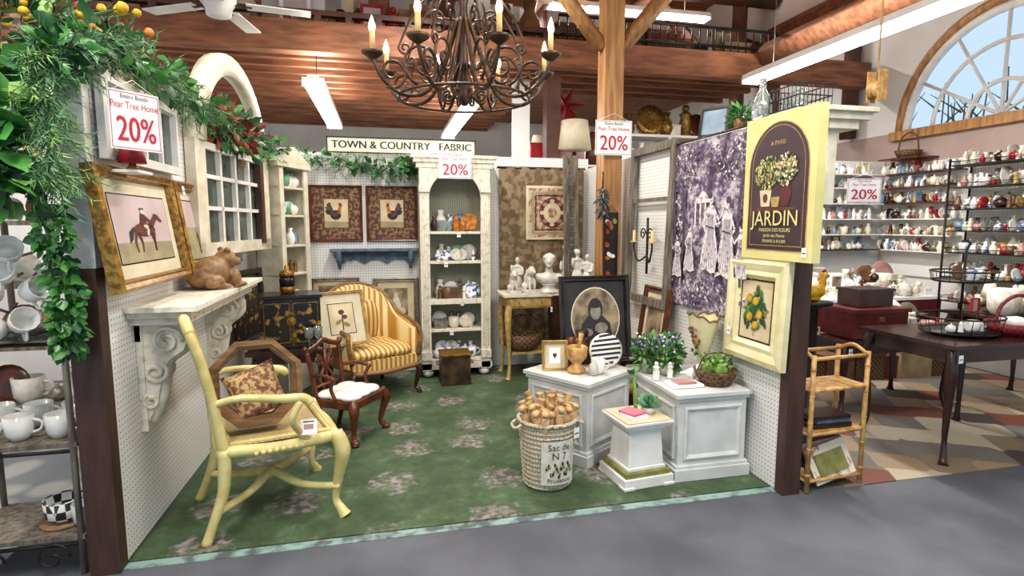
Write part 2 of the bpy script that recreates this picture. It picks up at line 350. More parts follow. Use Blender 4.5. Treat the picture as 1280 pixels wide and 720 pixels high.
# ---------------------------------------------------------------- room
b=B('floor');b.bx(-7,7,-3,11,-.1,0,CONC);b.done()
b=B('green_floral_rug',bev=0);b.bx(-1.145,2.115,2.66,5.69,0,.008,RUG);b.done()
b=B('trim_floor_paint_line');b.bx(-1.2,2.2,2.6,2.655,0,.004,TEAL);b.done()
b=B('patchwork_tile_floor');b.bx(2.3,5.95,2.56,6.5,0,.006,PATCH);b.done()
b=B('grey_patterned_rug');b.bx(-4,-1.3,2.9,6,0,.006,GREYRUG);b.done()
b=B('wall_left_partition');b.bx(-1.23,-1.15,2.66,5.76,.01,2.15,PEG);b.done()
b=B('trim_left_post');b.bx(-1.26,-1.145,2.58,2.655,0,1.32,POST);b.bx(-1.245,-1.15,2.6,2.655,1.32,2.15,WHITE);b.done()
b=B('wall_back_partition');b.bx(-1.145,2.12,5.7,5.76,.01,2.18,PEG);b.done()
b=B('wall_right_partition');b.bx(2.12,2.2,2.62,5.76,.01,2.08,PEG);b.done()
b=B('trim_right_post');b.bx(2.115,2.225,2.55,2.615,0,1.3,POST);b.bx(2.095,2.235,2.55,2.615,1.3,2.08,WHITE);b.done()
b=B('wall_right')
b.bx(6,6.1,-3,11,0,2.2,WALLW);b.bx(6,6.1,-3,11,2.2,2.58,TANP)
b.bx(6,6.1,-3,3.4,2.58,5.5,WALLW);b.bx(6,6.1,5.6,11,2.58,5.5,WALLW)
pts=[(3.4,2.58)]+[(4.5-1.1*cos(pi*i/24),2.58+1.1*sin(pi*i/24)) for i in range(1,24)]+[(5.6,2.58),(5.6,5.5),(3.4,5.5)]
n=len(pts);b.add([(6,p[0],p[1]) for p in pts],[tuple(range(n))],WALLW);b.done()
b=B('window_1',(6,4.5,2.58))
for r,w,mt in ((1.13,.05,GLU),(1.04,.045,WHITE),(.72,.022,WHITE),(.34,.022,WHITE)):
    b.tube([(0,-r*cos(pi*i/24),r*sin(pi*i/24)) for i in range(25)],w,mt,6)
for a in (0,30,60,90,120,150,180):b.tube([(0,-.02*cos(rad(a)),.02*sin(rad(a))),(0,-1.04*cos(rad(a)),1.04*sin(rad(a)))],.018,WHITE,6)
b.bx(-.08,.05,-1.2,1.2,-.1,-.0,GLU);b.done()
b=B('bare_treeline',(9,6,0))
for i in range(70):
    y=R.uniform(-4,4);h=R.uniform(2.2,4.0);b.tube([(0,y,0),(0,y+R.uniform(-.3,.3),h)],[.04,.01],WEATH,4)
    for k in range(4):z=h*R.uniform(.55,.95);b.tube([(0,y,z),(0,y+R.uniform(-.6,.6),z+.4)],[.02,.005],WEATH,3)
b.done()
b=B('wall_back');b.bx(-7,6,10.6,10.7,0,5.5,WALLW);b.done()
b=B('wall_left');b.bx(-7,-6.9,-3,10.6,0,5.5,WALLW);b.done()
b=B('ceiling');b.bx(-7,6.1,-3,10.7,5.5,5.6,BEAM)
for i in range(20):b.bx(-7,6.1,-2.6+i*.66,-2.54+i*.66,5.36,5.499,BEAM)
b.done()
b=B('loft_platform')
b.bx(-6.8,4.7,6.2,10.5,3.38,3.43,BEAM)
for i in range(14):b.bx(-6.8,4.7 if i<4 else 1.9,6.35+i*.31,6.42+i*.31,3.2,3.375,BEAM)
b.bx(-6.8,5.9,6.0,6.16,3.18,3.47,BEAM);b.bx(-6.8,1.9,6.02,6.1,3.53,3.58,BEAMD)
for i in range(30):b.bx(-6.7+i*.29,-6.64+i*.29,6.0,6.1,3.47,3.53,BEAMD)
for x in (-6,-3.6,1.8,4.6):b.bx(x,x+.16,6.17,6.33,2.18 if -1.3<x<2.2 else 0,3.19,BEAMD)
b.done()
b=B('loft_iron_railing')
for z in (3.55,3.75):b.tube([(1.9,6.08,z),(4.6,6.08,z)],.018,BLACKM,6)
for i in range(28):b.tube([(1.9+i*.1,6.08,3.47),(1.9+i*.1,6.08,3.75)],.008,BLACKM,5)
b.done()
b=B('roof_timber_truss')
def beam(p,q,w,mt):b.tube([p,q],w,mt,4)
beam((4.35,-1,3.45),(4.35,5.95,3.45),.13,BEAM)
beam((2.2,8,3.45),(2.2,8,5.4),.13,BEAMD);beam((5.4,8,2.3),(5.4,8,5.4),.13,BEAMD)
beam((2.3,8,3.5),(4.6,8,5.4),.11,BEAMD);beam((5.3,8,3.5),(3.4,8,5.4),.11,BEAMD)
beam((-6.8,7.9,4.9),(5.95,7.9,4.9),.14,BEAMD)
beam((5.9,6.3,2.6),(5.9,6.3,5.4),.13,BEAMD);beam((5.9,6.3,3.3),(5.9,9.5,4.9),.11,BEAMD)
beam((5.9,3.0,4.4),(5.9,8,4.4),.1,BEAM)
for y in (1.5,4.6):beam((-6.8,y,5.15),(5.9,y,5.15),.18,BEAM)
b.done()
b=B('timber_column',(1.95,4.72,0));b.bx(-.085,.085,-.085,.085,.009,5.05,GLU)
b.tube([(-.08,0,3.0),(-.6,0,3.6)],.07,GLU,4);b.tube([(.08,0,3.0),(.6,0,3.6)],.07,GLU,4);b.bx(-1.2,1.2,-.08,.08,3.6,3.82,GLU);b.done()
b=B('stored_boxes')
for i in range(34):
    x=-3.4+i*.155;h=R.uniform(.25,.75);b.box((x,6.45+R.uniform(0,.6),3.431+h/2),(R.uniform(.12,.28),.25,h),R.choice([BOXC,BOXC,CARD,MAROON,BEAM,PAPER,BLACKM,WALLW]),RZ(R.uniform(-15,15)))
goods(b,(-3.2,6.3,3.431),(1.7,6.3,3.431),20,.2,.5,[WICKB,BRNC,CARD,BOXC,DARKW,CREAM,REDP],(0,3,4,6,7))
b.done()
b=B('loft_trunks_and_chairs')
goods(b,(2.1,6.5,3.431),(4.5,6.5,3.431),9,.3,.55,[DARKW,WICKB,BRNC,BOXC,RED_W,BLACKM],(0,4,4,6,7));b.done()
def fluo(x,y,z,l,top,ang=0,e=55):
    e*=1.12
    b=B('fluorescent_light_fixture',(x,y,z),ang);b.box((0,0,.05),(.2,l,.05),WHITE);b.box((0,0,.085),(.1,l,.03),WHITE)
    for s in (-.055,.055):b.tube([(s,-l/2+.03,0),(s,l/2-.03,0)],.019,TUBE,8)
    for s in (-l/2,l/2):b.box((0,s,.02),(.2,.02,.07),WHITE)
    for s in (-l*.35,l*.35):b.tube([(0,s,.1),(0,s,top-z)],.004,BLACKM,4)
    o=b.done()
    L=bpy.data.lights.new('fluorescent_lamp','AREA');L.shape='RECTANGLE';L.size=.16;L.size_y=l-.1;L.energy=e;L.color=(1,.965,.91)
    lo=bpy.data.objects.new('lamp',L);lo.location=(0,0,-.03);SC.collection.objects.link(lo);lo.parent=o
    P=bpy.data.lights.new('uplight_fill','AREA');P.shape='RECTANGLE';P.size=.16;P.size_y=l-.1;P.energy=e*.6;P.color=(1,.94,.86)  # added upward light above the housing, brightens ceiling and timbers
    lo=bpy.data.objects.new('added_uplight',P);lo.location=(0,0,.115);lo.rotation_euler=(pi,0,0);SC.collection.objects.link(lo);lo.parent=o
fluo(-.62,6.95,2.8,2.4,3.17,e=55);fluo(.98,7.5,2.8,2.4,3.17,e=55);fluo(3.87,4.3,3.0,2.4,5.5,e=95)
fluo(-1.2,1.2,3.5,2.4,5.5,e=95);fluo(1.6,1.2,3.5,2.4,5.5,e=95);fluo(.4,4.4,3.7,2.4,5.5,e=85);fluo(-3.4,3.4,3.3,2.4,5.5,e=80);fluo(4.4,.8,3.5,2.4,5.5,e=90)  # extra fixtures out of view, added to light the booths
fluo(3.4,7.6,4.4,2.4,5.5,90,e=90);fluo(-3.2,6.9,2.8,2.4,3.17,e=50)  # more added fixtures, brightening the far end of the building
# ---------------------------------------------------------------- chandelier
b=B('wrought_iron_chandelier',(.455,3.2,2.375))
b.lathe([(.012,-.22),(.035,-.19),(.02,-.15),(.05,-.1),(.03,-.04),(.018,.1),(.035,.18),(.02,.3),(.035,.38),(.01,.46)],(0,0,0),BRONZE,12)
b.tube([(0,0,.4),(0,0,2.775)],.01,BRONZE,6)
for k in range(8):
    a=2*pi*k/8+.2;ca,sa=cos(a),sin(a);W=lambda L:[(r*ca,r*sa,z) for r,z in L]
    b.tube(W([(.03,.24),(.1,.06),(.2,-.15),(.34,-.19),(.45,-.12),(.5,-.02)]),.011,BRONZE,6,5)
    b.tube(W(spiral((.23,-.02),.12,.02,1.5,-1.3)),.008,BRONZE,5);b.tube(W(spiral((.4,-.08),.085,.015,-1.4,-1.2)),.008,BRONZE,5)
    b.tube(W([(.02,.42),(.12,.42),(.2,.34),(.2,.24)]+spiral((.15,.22),.05,.01,1.3,0)),.007,BRONZE,5)
    b.tube(W([(.03,.0),(.08,-.12)]+spiral((.1,-.17),.04,.01,1.3,2.4)),.007,BRONZE,5)
    b.tube(W([(.2,.34),(.3,.2),(.36,.06)]+spiral((.33,.05),.035,.01,-1.2,0)),.006,BRONZE,5)
    b.lathe([(.012,-.03),(.05,-.005),(.058,.01),(.02,.01)],(.5*ca,.5*sa,0),BRONZE,10)
    b.lathe([(.014,.01),(.014,.11)],(.5*ca,.5*sa,0),CANDLE,8);b.lathe([(.012,.11),(.018,.135),(.012,.16),(.001,.19)],(.5*ca,.5*sa,0),BULB,8)
b.tube([(.36*cos(2*pi*i/32),.36*sin(2*pi*i/32),-.185) for i in range(33)],.008,BRONZE,5)
b.tube([(.2*cos(2*pi*i/24),.2*sin(2*pi*i/24),.3) for i in range(25)],.007,BRONZE,5)
b.done()
L=bpy.data.lights.new('chandelier_glow','POINT');L.energy=14;L.color=(1,.75,.45);L.shadow_soft_size=.2
o=bpy.data.objects.new('chandelier_glow',L);o.location=(.455,3.2,2.95);SC.collection.objects.link(o)
def fan(loc,top,rz=20):
    b=B('ceiling_fan',loc,rz);b.lathe([(.02,-.12),(.09,-.1),(.1,-.04),(.13,0),(.13,.08),(.05,.14),(.02,.16)],(0,0,0),WHITE,16);b.tube([(0,0,.1),(0,0,top-loc[2])],.015,WHITE,6)
    for k in range(5):
        b.M=RZ(72*k);b.box((.17,0,-.01),(.14,.03,.01),BRONZE);b.prism([(.2,-.01),(.68,-.01),(.68,0),(.2,0)],-.065,.065,WHITE)
    b.M=Matrix();b.done()
fan((-1.22,5.0,3.22),5.36,8);fan((2.0,6.9,4.3),5.5)
# ---------------------------------------------------------------- signs / pictures
def sign20(loc,rz,w,h,ry=0):
    b=B('discount_sign',loc,rz,ry=ry);b.box((0,0,0),(w,.004,h),CARD);b.frame(w*.96,h*.95,[(0,-.003),(.003,-.003)],PINKI)
    k=min(1,w/h/1.05)
    b.text('Entire Booth',h*.11,INK,0,h*.4,-.004,sx=k);b.text('Pear Tree Home',h*.17,REDI,0,h*.25,-.004,sx=k*.85);b.text('20%',h*.6,REDI,0,-h*.17,-.004,sx=w/h*.78)
    b.text('20%',h*.6,REDI,.003,-h*.17,-.0042,sx=w/h*.78)
    b.tube([(-w*.4,0,h*.5),(0,0,h*.7),(w*.4,0,h*.5)],.0015,CARD,4);b.done()
sign20((-.99,2.66,1.92),50,.2,.235);sign20((.66,5.3,2.04),0,.31,.24);sign20((1.93,4.58,2.23),0,.33,.29);sign20((3.55,3.6,1.75),-12,.26,.18)
def picture(name,loc,rz,w,h,fm,t,mm,mw,am,art=None,tilt=0,d=.02,inner=None,ry=0,tg=None):
    b=B(name,loc,rz,rx=-tilt,ry=ry);b.M=T(0,0,h/2)
    b.frame(w,h,[(0,d*.5),(0,-d),(t*.25,-d*1.35),(t*.6,-d*.9),(t*.8,-d*1.05),(t,-d*.3),(t,d*.4)],fm)
    b.pane(w-t*1.9,h-t*1.9,-d*.15,mm);aw,ah=w-2*t-2*mw,h-2*t-2*mw
    if inner:b.frame(aw+.012,ah+.012,[(0,-d*.2),(.006,-d*.2-.001)],inner)
    b.pane(aw,ah,-d*.15-.0015,am);b.pane(w*.98,h*.98,d*.45,BOXC)
    if art:art(b,aw,ah,-d*.15-.003)
    if tg:b.tag(tg[0]*w,-d*1.5,tg[1]*h)
    b.done()
BRN=mk('print_brown','#6a3524','#4d2419',sc=20);BLKC=INK
def horse(b,w,h,y):
    s=h*.9
    b.poly([(-w/2,-h*.5),(w/2,-h*.5),(w/2,-h*.22),(-w/2,-h*.2)],y,GRASS)
    y-=.0008
    b.ell(0,-.02*s,.2*w,.12*s,y,BRN);b.poly([(.12*w,-.02*s),(.2*w,.06*s),(.3*w,.22*s),(.24*w,.26*s),(.1*w,.1*s)],y,BRN)
    b.poly([(.22*w,.27*s),(.3*w,.25*s),(.38*w,.13*s),(.34*w,.11*s),(.25*w,.17*s)],y,BRN)
    for x,dx in ((-.17,-.04),(-.12,.03),(.12,.03),(.16,-.02)):
        b.poly([((x-.025)*w,-.08*s),((x+.03)*w,-.08*s),((x+dx+.018)*w,-.25*s),((x+dx*.5+.015)*w,-.4*s),((x+dx*.5-.015)*w,-.4*s),((x+dx-.018)*w,-.25*s)],y,BRN)
    b.poly([(-.19*w,.04*s),(-.28*w,-.05*s),(-.3*w,-.25*s),(-.24*w,-.18*s),(-.2*w,-.05*s)],y,BLKC)
    y-=.0008
    b.poly([(-.07*w,.06*s),(.05*w,.07*s),(.05*w,.24*s),(-.03*w,.26*s)],y,MAROON);b.line([(.0,.08*s),(.07*w,.0),(.04*w,-.12*s)],.04*w,y,MATB)
    b.line([(.04*w,.2*s),(.12*w,.12*s)],.03*w,y,MAROON);b.ell(.01*w,.3*s,.03*w,.045*s,y,MATB);b.ell(.01*w,.34*s,.045*w,.02*s,y,BLKC)
picture('framed_horse_print',(-1.07,2.97,1.215),90,.84,.53,GOLD,.05,MATB,.065,PINKP,horse,tilt=8,d=.03,inner=BLACK)
picture('framed_hunt_print',(-1.07,3.86,1.19),90,.84,.55,GOLD,.055,MATB,.05,GRASS,lambda b,w,h,y:(b.pane(w,h*.45,y,PINKP,0,h*.27),b.ell(-.1*w,-.1*h,.14*w,.1*h,y-.001,BRN),b.ell(.2*w,-.1*h,.06*w,.15*h,y-.001,MAROON),b.ell(.33*w,.1*h,.1*w,.2*h,y-.001,GRN2),b.line([(-.2*w,-.12*h),(-.2*w,-.4*h)],.02,y-.001,BRN),b.line([(-.02*w,-.12*h),(-.02*w,-.4*h)],.02,y-.001,BRN)),tilt=8,d=.03,inner=BLACK,tg=(-.4,.4))
def rooster(f):
    def a(b,w,h,y):
        b.poly([(-w/2,-h/2),(w/2,-h/2),(w/2,-h*.3),(-w/2,-h*.27)],y,GRASS);y-=.001
        b.ell(-.02*w*f,-.05*h,.23*w,.17*h,y,INK,10*f)
        for q,(dx,dz) in enumerate(((-.4,.36),(-.46,.26),(-.47,.14),(-.36,.4))):b.poly([(-.1*w*f,.08*h),(dx*.7*w*f,dz*h),(dx*w*f,(dz-.04)*h),(dx*.85*w*f,(dz-.16)*h),(-.16*w*f,-.08*h)],y-.0003*q,(INK,GRN2,INK,BRN)[q])
        b.poly([(.03*w*f,.05*h),(.2*w*f,-.04*h),(.22*w*f,.28*h),(.12*w*f,.28*h)],y-.0014,ORNG);b.poly([(-.12*w*f,.02*h),(.06*w*f,.04*h),(.02*w*f,-.12*h),(-.14*w*f,-.1*h)],y-.0014,BRN);b.ell(.18*w*f,.29*h,.06*w,.05*h,y-.0018,REDP)
        b.poly([(.1*w*f,.31*h),(.12*w*f,.4*h),(.17*w*f,.35*h),(.21*w*f,.4*h),(.24*w*f,.31*h)],y-.0018,REDP);b.poly([(.23*w*f,.3*h),(.32*w*f,.27*h),(.23*w*f,.26*h)],y-.0018,YFL)
        b.line([(-.03*w*f,-.2*h),(-.03*w*f,-.4*h)],.02*w,y,YFL);b.line([(.08*w*f,-.2*h),(.1*w*f,-.4*h)],.02*w,y,YFL)
    return a
def roosterpic(x,f):picture('framed_rooster_print',(x,5.685,1.33),0,.49,.54,RED_W,.025,DAMB,.11,PAPER,rooster(f),d=.012,inner=GOLD)
roosterpic(-.445,1);roosterpic(.08,-1)
picture('framed_engraving',(.1,5.66,.43),0,.44,.54,SILV,.045,PAPER,.06,SEPIA,lambda b,w,h,y:(b.ell(0,-.05*h,.2*w,.3*h,y,STONE),b.ell(0,.28*h,.09*w,.09*h,y-.001,PAPER),b.ell(.2*w,-.2*h,.2*w,.12*h,y-.001,PAPER),b.ell(-.25*w,-.3*h,.15*w,.1*h,y-.001,STONE)),tilt=2,tg=(.3,-.3))
picture('framed_landscape_print',(-.48,5.67,.55),0,.46,.43,SILV,.035,PAPER,.04,SEPIA,tilt=1)
MIDG=mk('photo_grey','#8d8678','#6c665a',sc=20,ro=.6)
def oval(b,w,h,y):
    b.ell(0,0,.46*w,.46*h,y,MATB,n=28);b.ell(0,0,.44*w,.44*h,y-.0006,SEPIA,n=28)
    b.poly([(-.3*w,-.3*h),(.3*w,-.3*h),(.27*w,-.08*h),(.13*w,.04*h),(-.13*w,.04*h),(-.27*w,-.08*h)],y-.0012,INK)
    b.ell(0,.13*h,.14*w,.17*h,y-.0018,INK);b.ell(0,.1*h,.1*w,.12*h,y-.0022,MIDG);b.ell(0,.2*h,.12*w,.05*h,y-.0026,INK)
    b.ell(.1*w,-.14*h,.12*w,.08*h,y-.0026,MIDG);b.ell(-.16*w,-.2*h,.1*w,.06*h,y-.0026,MIDG)
picture('framed_oval_portrait',(1.43,3.61,.545),2,.52,.6,BLACK,.04,INK,.02,INK,oval,tilt=8)
picture('framed_heart_card',(1.08,3.47,.535),-8,.17,.2,GOLDP,.018,PAPER,.03,CARD,lambda b,w,h,y:(b.ell(-.08*w,.05*h,.1*w,.1*h,y,BRN),b.ell(.08*w,.05*h,.1*w,.1*h,y,BRN),b.poly([(-.17*w,.02*h),(.17*w,.02*h),(0,-.2*h)],y,BRN)),tilt=10)
def lemons(b,w,h,y):
    for i in range(60):
        a=R.uniform(0,6.28);r=R.uniform(.05,.42);b.ell(r*cos(a)*w*.9,r*sin(a)*h*.95,.12*w,.035*h,y-.0001*i,R.choice([GRN2,GRN1,GRN2,OLIV]),R.uniform(0,180),8)
    b.line([(0,-.45*h),(0,.4*h)],.012*w,y-.0065,BRN)
    for x,z in ((-.15,-.12),(.16,-.06),(.02,.16),(-.2,.2),(.05,-.25)):b.ell(x*w,z*h,.11*w,.075*h,y-.007,OLIV,30,14);b.ell(x*w-.01*w,z*h+.01*h,.09*w,.06*h,y-.0075,YFL,30,12)
picture('framed_lemon_print',(2.07,2.8,.705),-90,.53,.6,CREAMY,.12,BLACK,.012,PAPER,lemons,tilt=2,d=.022,inner=GOLD,tg=(-.38,-.25))
picture('framed_botanical_print',(-.33,4.72,.5),28,.42,.46,GOLDP,.025,MATB,.08,PAPER,lambda b,w,h,y:(b.line([(0,-.4*h),(.03*w,.3*h)],.01,y,BRN),b.ell(.0,.22*h,.12*w,.08*h,y-.001,BRN),b.ell(.12*w,.05*h,.1*w,.07*h,y-.001,BRN),b.ell(-.15*w,-.1*h,.15*w,.06*h,y-.001,OLIV,30),b.ell(.15*w,-.2*h,.15*w,.06*h,y-.001,OLIV,-30)),tilt=16,inner=INK)
# JARDIN canvas
b=B('jardin_botanical_canvas',(2.085,2.655,1.305),-90);w,h=.56,.78;b.M=T(0,0,h/2);b.box((0,0,0),(w,.05,h),CANV);y=-.0262
def archp(k,j):return [(-w*.41*k,-h*.43*j),(w*.41*k,-h*.43*j),(w*.41*k,h*.14)]+[(w*.41*k*cos(t),h*.14+h*.3*j*sin(t)) for t in [pi*i/16 for i in range(1,16)]]+[(-w*.41*k,h*.14)]
b.poly(archp(1.03,1.02),y,GOLDP);b.poly(archp(1,1),y-.001,PLUM)
a2=archp(.9,.93);b.line(a2+[a2[0]],.003,y-.002,GOLDP)
y-=.003
b.poly([(-.12,-.1),(-.05,-.1),(-.035,-.01),(-.135,-.01)],y,PAPER);b.poly([(-.03,-.11),(.02,-.11),(.03,-.05),(-.04,-.05)],y-.0001,GOLDP);b.poly([(.05,-.1),(.1,-.1),(.12,-.03),(.09,.03),(.05,.03),(.03,-.03)],y,MAROON)
b.ell(-.085,-.055,.02,.025,y-.0005,BRN)
for i in range(190):
    a=R.uniform(0,6.28);r=R.uniform(0,1)**.5;b.ell(-.07+.11*r*cos(a),.08+.09*r*sin(a),.012,.005,y-.001-.00001*i,R.choice([OLIV,CANV,GRN3,OLIV,GOLDP,GRN2]),R.uniform(0,180),6)
    b.ell(.075+.08*r*cos(a),.09+.085*r*sin(a),.008,.007,y-.003-.00001*i,R.choice([PAPER,MATB,OLIV,GRN2,GOLDP]),0,6)
b.ell(-.01,-.115,.17,.01,y-.0001,BRN)
b.text('JARDIN',.115,CANV,0,-.168,y-.006,sx=.98);b.text('MAISON DES FLEURS',.027,CANV,0,-.228,y-.001);b.text('Jardin des Plantes',.024,CANV,0,-.258,y-.001);b.text('GRAINES & BULBES',.022,CANV,0,-.288,y-.001);b.text('A PARIS',.034,GOLDP,0,.235,y-.001)
b.M=Matrix();b.tag(w/2-.05,-.028,.05);b.done()
# toile tapestry
b=B('toile_tapestry',(2.1,3.36,.92),-90);nx=24;nz=24;w,h=1.0,1.14;vs=[];fs=[]
for j in range(nz+1):
    for i in range(nx+1):vs.append((-w/2+w*i/nx,-.008*sin(i*1.1)*(1-.5*j/nz)-.012,h*j/nz))
for j in range(nz):
    for i in range(nx):a=j*(nx+1)+i;fs.append((a,a+1,a+nx+2,a+nx+1))
b.add(vs,fs,TOILE,True)
yy=-.024
def clump(x,z,rx,rz,n,ms):
    global yy
    for i in range(n):
        a=R.uniform(0,6.28);r=R.random()**.5;yy-=.00001;s=R.uniform(.006,.018);b.ell(x+rx*r*cos(a),z+rz*r*sin(a),s,s*.5,yy,R.choice(ms),R.uniform(0,180),6)
clump(-.3,.95,.2,.16,230,[TOD,TOD,TOM,HUMAN]);clump(.3,.98,.2,.14,230,[TOD,TOD,TOM,HUMAN]);clump(-.38,.55,.1,.2,120,[TOD,TOM,HUMAN]);clump(0,.12,.48,.1,240,[TOD,TOM,HUMAN]);clump(0,1.02,.2,.08,90,[TOM,TOD])
for x0,x1 in ((-.3,-.24),(.4,.36),(-.42,-.38)):b.line([(x0,.2),(x1,.55),(x0,.9)],.03,yy,TOD)
# small garden temple in the print
b.poly([(-.14,.72),(.1,.72),(-.02,.8)],yy-.0004,HUMAN)
for k in range(4):b.line([(-.11+.06*k,.55),(-.11+.06*k,.72)],.018,yy-.0004,HUMAN)
def robed(x,z,s,f=1):
    y=-.036
    b.poly([(x-.2*s,z),(x-.08*s,z+.04*s),(x+.04*s,z),(x+.2*s,z+.03*s),(x+.15*s,z+.25*s),(x+.09*s,z+.5*s),(x+.1*s,z+.7*s),(x+.04*s,z+.76*s),(x-.05*s,z+.76*s),(x-.09*s,z+.7*s),(x-.08*s,z+.5*s),(x-.15*s,z+.28*s)],y,HUMAN);b.ell(x+.01*f*s,z+.83*s,.042*s,.058*s,y-.001,HUMAN);b.ell(x-.02*f*s,z+.87*s,.05*s,.04*s,y-.0015,TOD)
    b.line([(x+.07*f*s,z+.7*s),(x+.18*f*s,z+.58*s),(x+.25*f*s,z+.7*s)],.035*s,y-.001,HUMAN);b.line([(x-.06*f*s,z+.7*s),(x-.15*f*s,z+.55*s),(x-.06*f*s,z+.44*s)],.035*s,y-.001,HUMAN)
    for k in range(7):b.line([(x-.05*s+.018*s*k,z+.66*s),(x-.05*s+.02*s*k,z+.42*s),(x-.15*s+.05*s*k,z+.05*s)],.007*s,y-.0012,TOD if k%2 else TOM)
    b.line([(x-.08*s,z+.53*s),(x+.08*s,z+.5*s)],.018*s,y-.0013,TOD);b.poly([(x+.06*s*f,z+.5*s),(x+.2*s*f,z+.3*s),(x+.12*s*f,z+.12*s)],y+.0005,TOM)
robed(.08,.26,.58);robed(.26,.24,.56,-1);robed(.41,.25,.36,-1);robed(-.17,.25,.36);robed(-.33,.2,.34,-1)
b.tube([(-.5,-.02,1.15),(.5,-.02,1.15)],.008,DARKW,6);b.done()
# ---------------------------------------------------------------- left shelf w/ corbels
b=B('corbel_wall_shelf',(-1.15,0,0),bev=.004)
b.bx(0,.3,2.8,4.25,1.1,1.125,DISTR);b.bx(0,.27,2.83,4.22,1.07,1.1,DISTR);b.bx(0,.24,2.86,4.19,1.035,1.07,DISTR);b.bx(0,.025,2.9,4.1,.95,1.035,DISTR)
for y in (2.95,4.0):
    b.M=T(0,y,0);b.bx(0,.03,-.05,.05,.515,1.035,DISTR)
    prof=[(0,1.03),(.22,1.03),(.23,.97),(.2,.9),(.14,.86),(.1,.8),(.09,.72),(.07,.64),(.03,.56),(0,.54)]
    n=len(prof)
    for yy_ in (-.04,.028):
        vs=[(p[0],yy_,p[1]) for p in prof]+[(p[0],yy_+.012,p[1]) for p in prof];b.add(vs,[tuple(range(n)),tuple(range(2*n-1,n-1,-1))]+[(i,(i+1)%n,n+(i+1)%n,n+i) for i in range(n)],DISTR)
    for c,r,t,a in (((.13,.95),.07,1.8,0),((.075,.8),.055,-1.6,1),((.05,.66),.035,1.5,2)):
        for y2 in (-.045,.045):b.tube([(q[0],y2,q[1]) for q in spiral(c,r,.008,t,a)],.011,DISTR,6)
    b.tube([(.21,0,1.0),(.2,0,.92),(.12,0,.85),(.1,0,.75),(.08,0,.66),(.03,0,.56)],.03,DISTR,8,4)
b.M=Matrix();b.done()
b=B('carved_bear_statue',(-.99,3.55,1.128),-50)
b.blob([((0,0,.095),(.09,.115,.085)),((0,-.06,.07),(.085,.07,.07)),((0,.09,.165),(.062,.06,.06)),((0,.15,.15),(.03,.035,.026)),((.04,.085,.222),.018),((-.04,.085,.222),.018),((.055,.12,.05),(.026,.03,.06)),((-.055,.12,.05),(.026,.03,.06)),((.055,.145,.018),(.028,.042,.018)),((-.055,.145,.018),(.028,.042,.018)),((.085,-.02,.04),(.035,.06,.04)),((-.085,-.02,.04),(.035,.06,.04)),((.09,.03,.016),(.025,.045,.016)),((-.09,.03,.016),(.025,.045,.016)),((0,.03,.12),(.075,.08,.07))],TERR,.007,2)
b.sph((0,.184,.157),.01,INK,8)
for s in(-1,1):b.sph((s*.026,.14,.185),.006,INK,8)
b.done()
b=B('white_window_frame',(-1.135,3.1,1.77),90)
b.M=T(0,0,.18);b.frame(.86,.36,[(0,0),(0,-.03),(.04,-.035),(.05,0)],WHITE);b.pane(.8,.3,-.005,DGLASS)
for x in (-.2,0,.2):b.box((x,-.015,0),(.015,.02,.3),WHITE)
b.M=Matrix();b.done()
b=B('red_table_lamp',(-1.05,2.76,1.73));b.lathe([(.03,0),(.015,.02),(.01,.05)],(0,0,0),GOLD,10);b.lathe([(.055,.03),(.038,.11)],(0,0,0),REDP,14);b.bx(-.095,.04,-.06,.1,-.012,-.001,WHITE);b.done()
b=B('arched_window_frame',(-1.03,4.37,1.3),82.5)
def archpts(r,zc,n=20):return [(r*cos(pi*i/n),zc+r*sin(pi*i/n)) for i in range(n+1)]
o=archpts(.64,.71);i_=archpts(.5,.71)
n=21;vs=[(p[0],y,p[1]) for y in (-.03,.03) for p in o]+[(p[0],y,p[1]) for y in (-.045,.03) for p in i_]
fs=[]
for k in range(n-1):fs+=[(k,k+1,2*n+k+1,2*n+k),(n+k,n+k+1,3*n+k+1,3*n+k),(k,k+1,n+k+1,n+k),(2*n+k,2*n+k+1,3*n+k+1,3*n+k)]
b.add(vs,fs,CREAM,True)
for s in (-.57,.57):b.box((s,0,.36),(.14,.06,.71),CREAM)
b.box((0,0,.04),(1.28,.06,.08),CREAM);b.box((0,0,.69),(1.0,.045,.045),WHITE)
for x in (-.25,0,.25):b.box((x,0,.37),(.03,.035,.64),WHITE)
for z in (.3,.5):b.box((0,0,z),(1.0,.035,.025),WHITE)
b.pane(1.02,.62,.012,DGLASS,0,.38)
b.box((.45,-.02,.38),(.07,.05,.66),POST);b.done()
# ---------------------------------------------------------------- garlands & plants
b=B('evergreen_garland')
path=smooth([(-1.2,2.5,2.12),(-1.12,2.62,2.22),(-1.08,3.1,2.24),(-1.06,3.7,2.2),(-1.02,4.3,2.14),(-.95,4.9,2.1),(-.85,5.2,2.12)],8)
b.fir(path,.06,420,.16,[FIR,GRN2,FIR],.3,.045);b.foliage(path,.09,430,.07,[GRN1,GRN2,GRN1],.3)
b.fir(smooth([(-1.22,2.5,2.2),(-1.22,2.48,1.95),(-1.2,2.48,1.68)],6),.07,260,.15,[FIR,FIR,GRN3],1.6,.04)
b.done()
b=B('ivy_garland')
b.foliage(smooth([(-1.42,2.48,2.05),(-1.45,2.46,1.85),(-1.4,2.46,1.62)],6),.13,300,.11,[GRN1,GRN3,GRN1,GRN2],.7,.45)
b.foliage(smooth([(-1.25,2.5,1.55),(-1.22,2.5,1.25),(-1.22,2.5,1.02)],6),.055,420,.045,[GRN1,GRN2,GRN1],.8,.42)
b.tube([(-1.2,2.52,2.12),(-1.3,2.5,1.7),(-1.22,2.5,1.3),(-1.22,2.5,.97)],.006,GRN2,5,4);b.done()
b=B('dried_flower_arrangement',(-1.38,2.66,2.2))
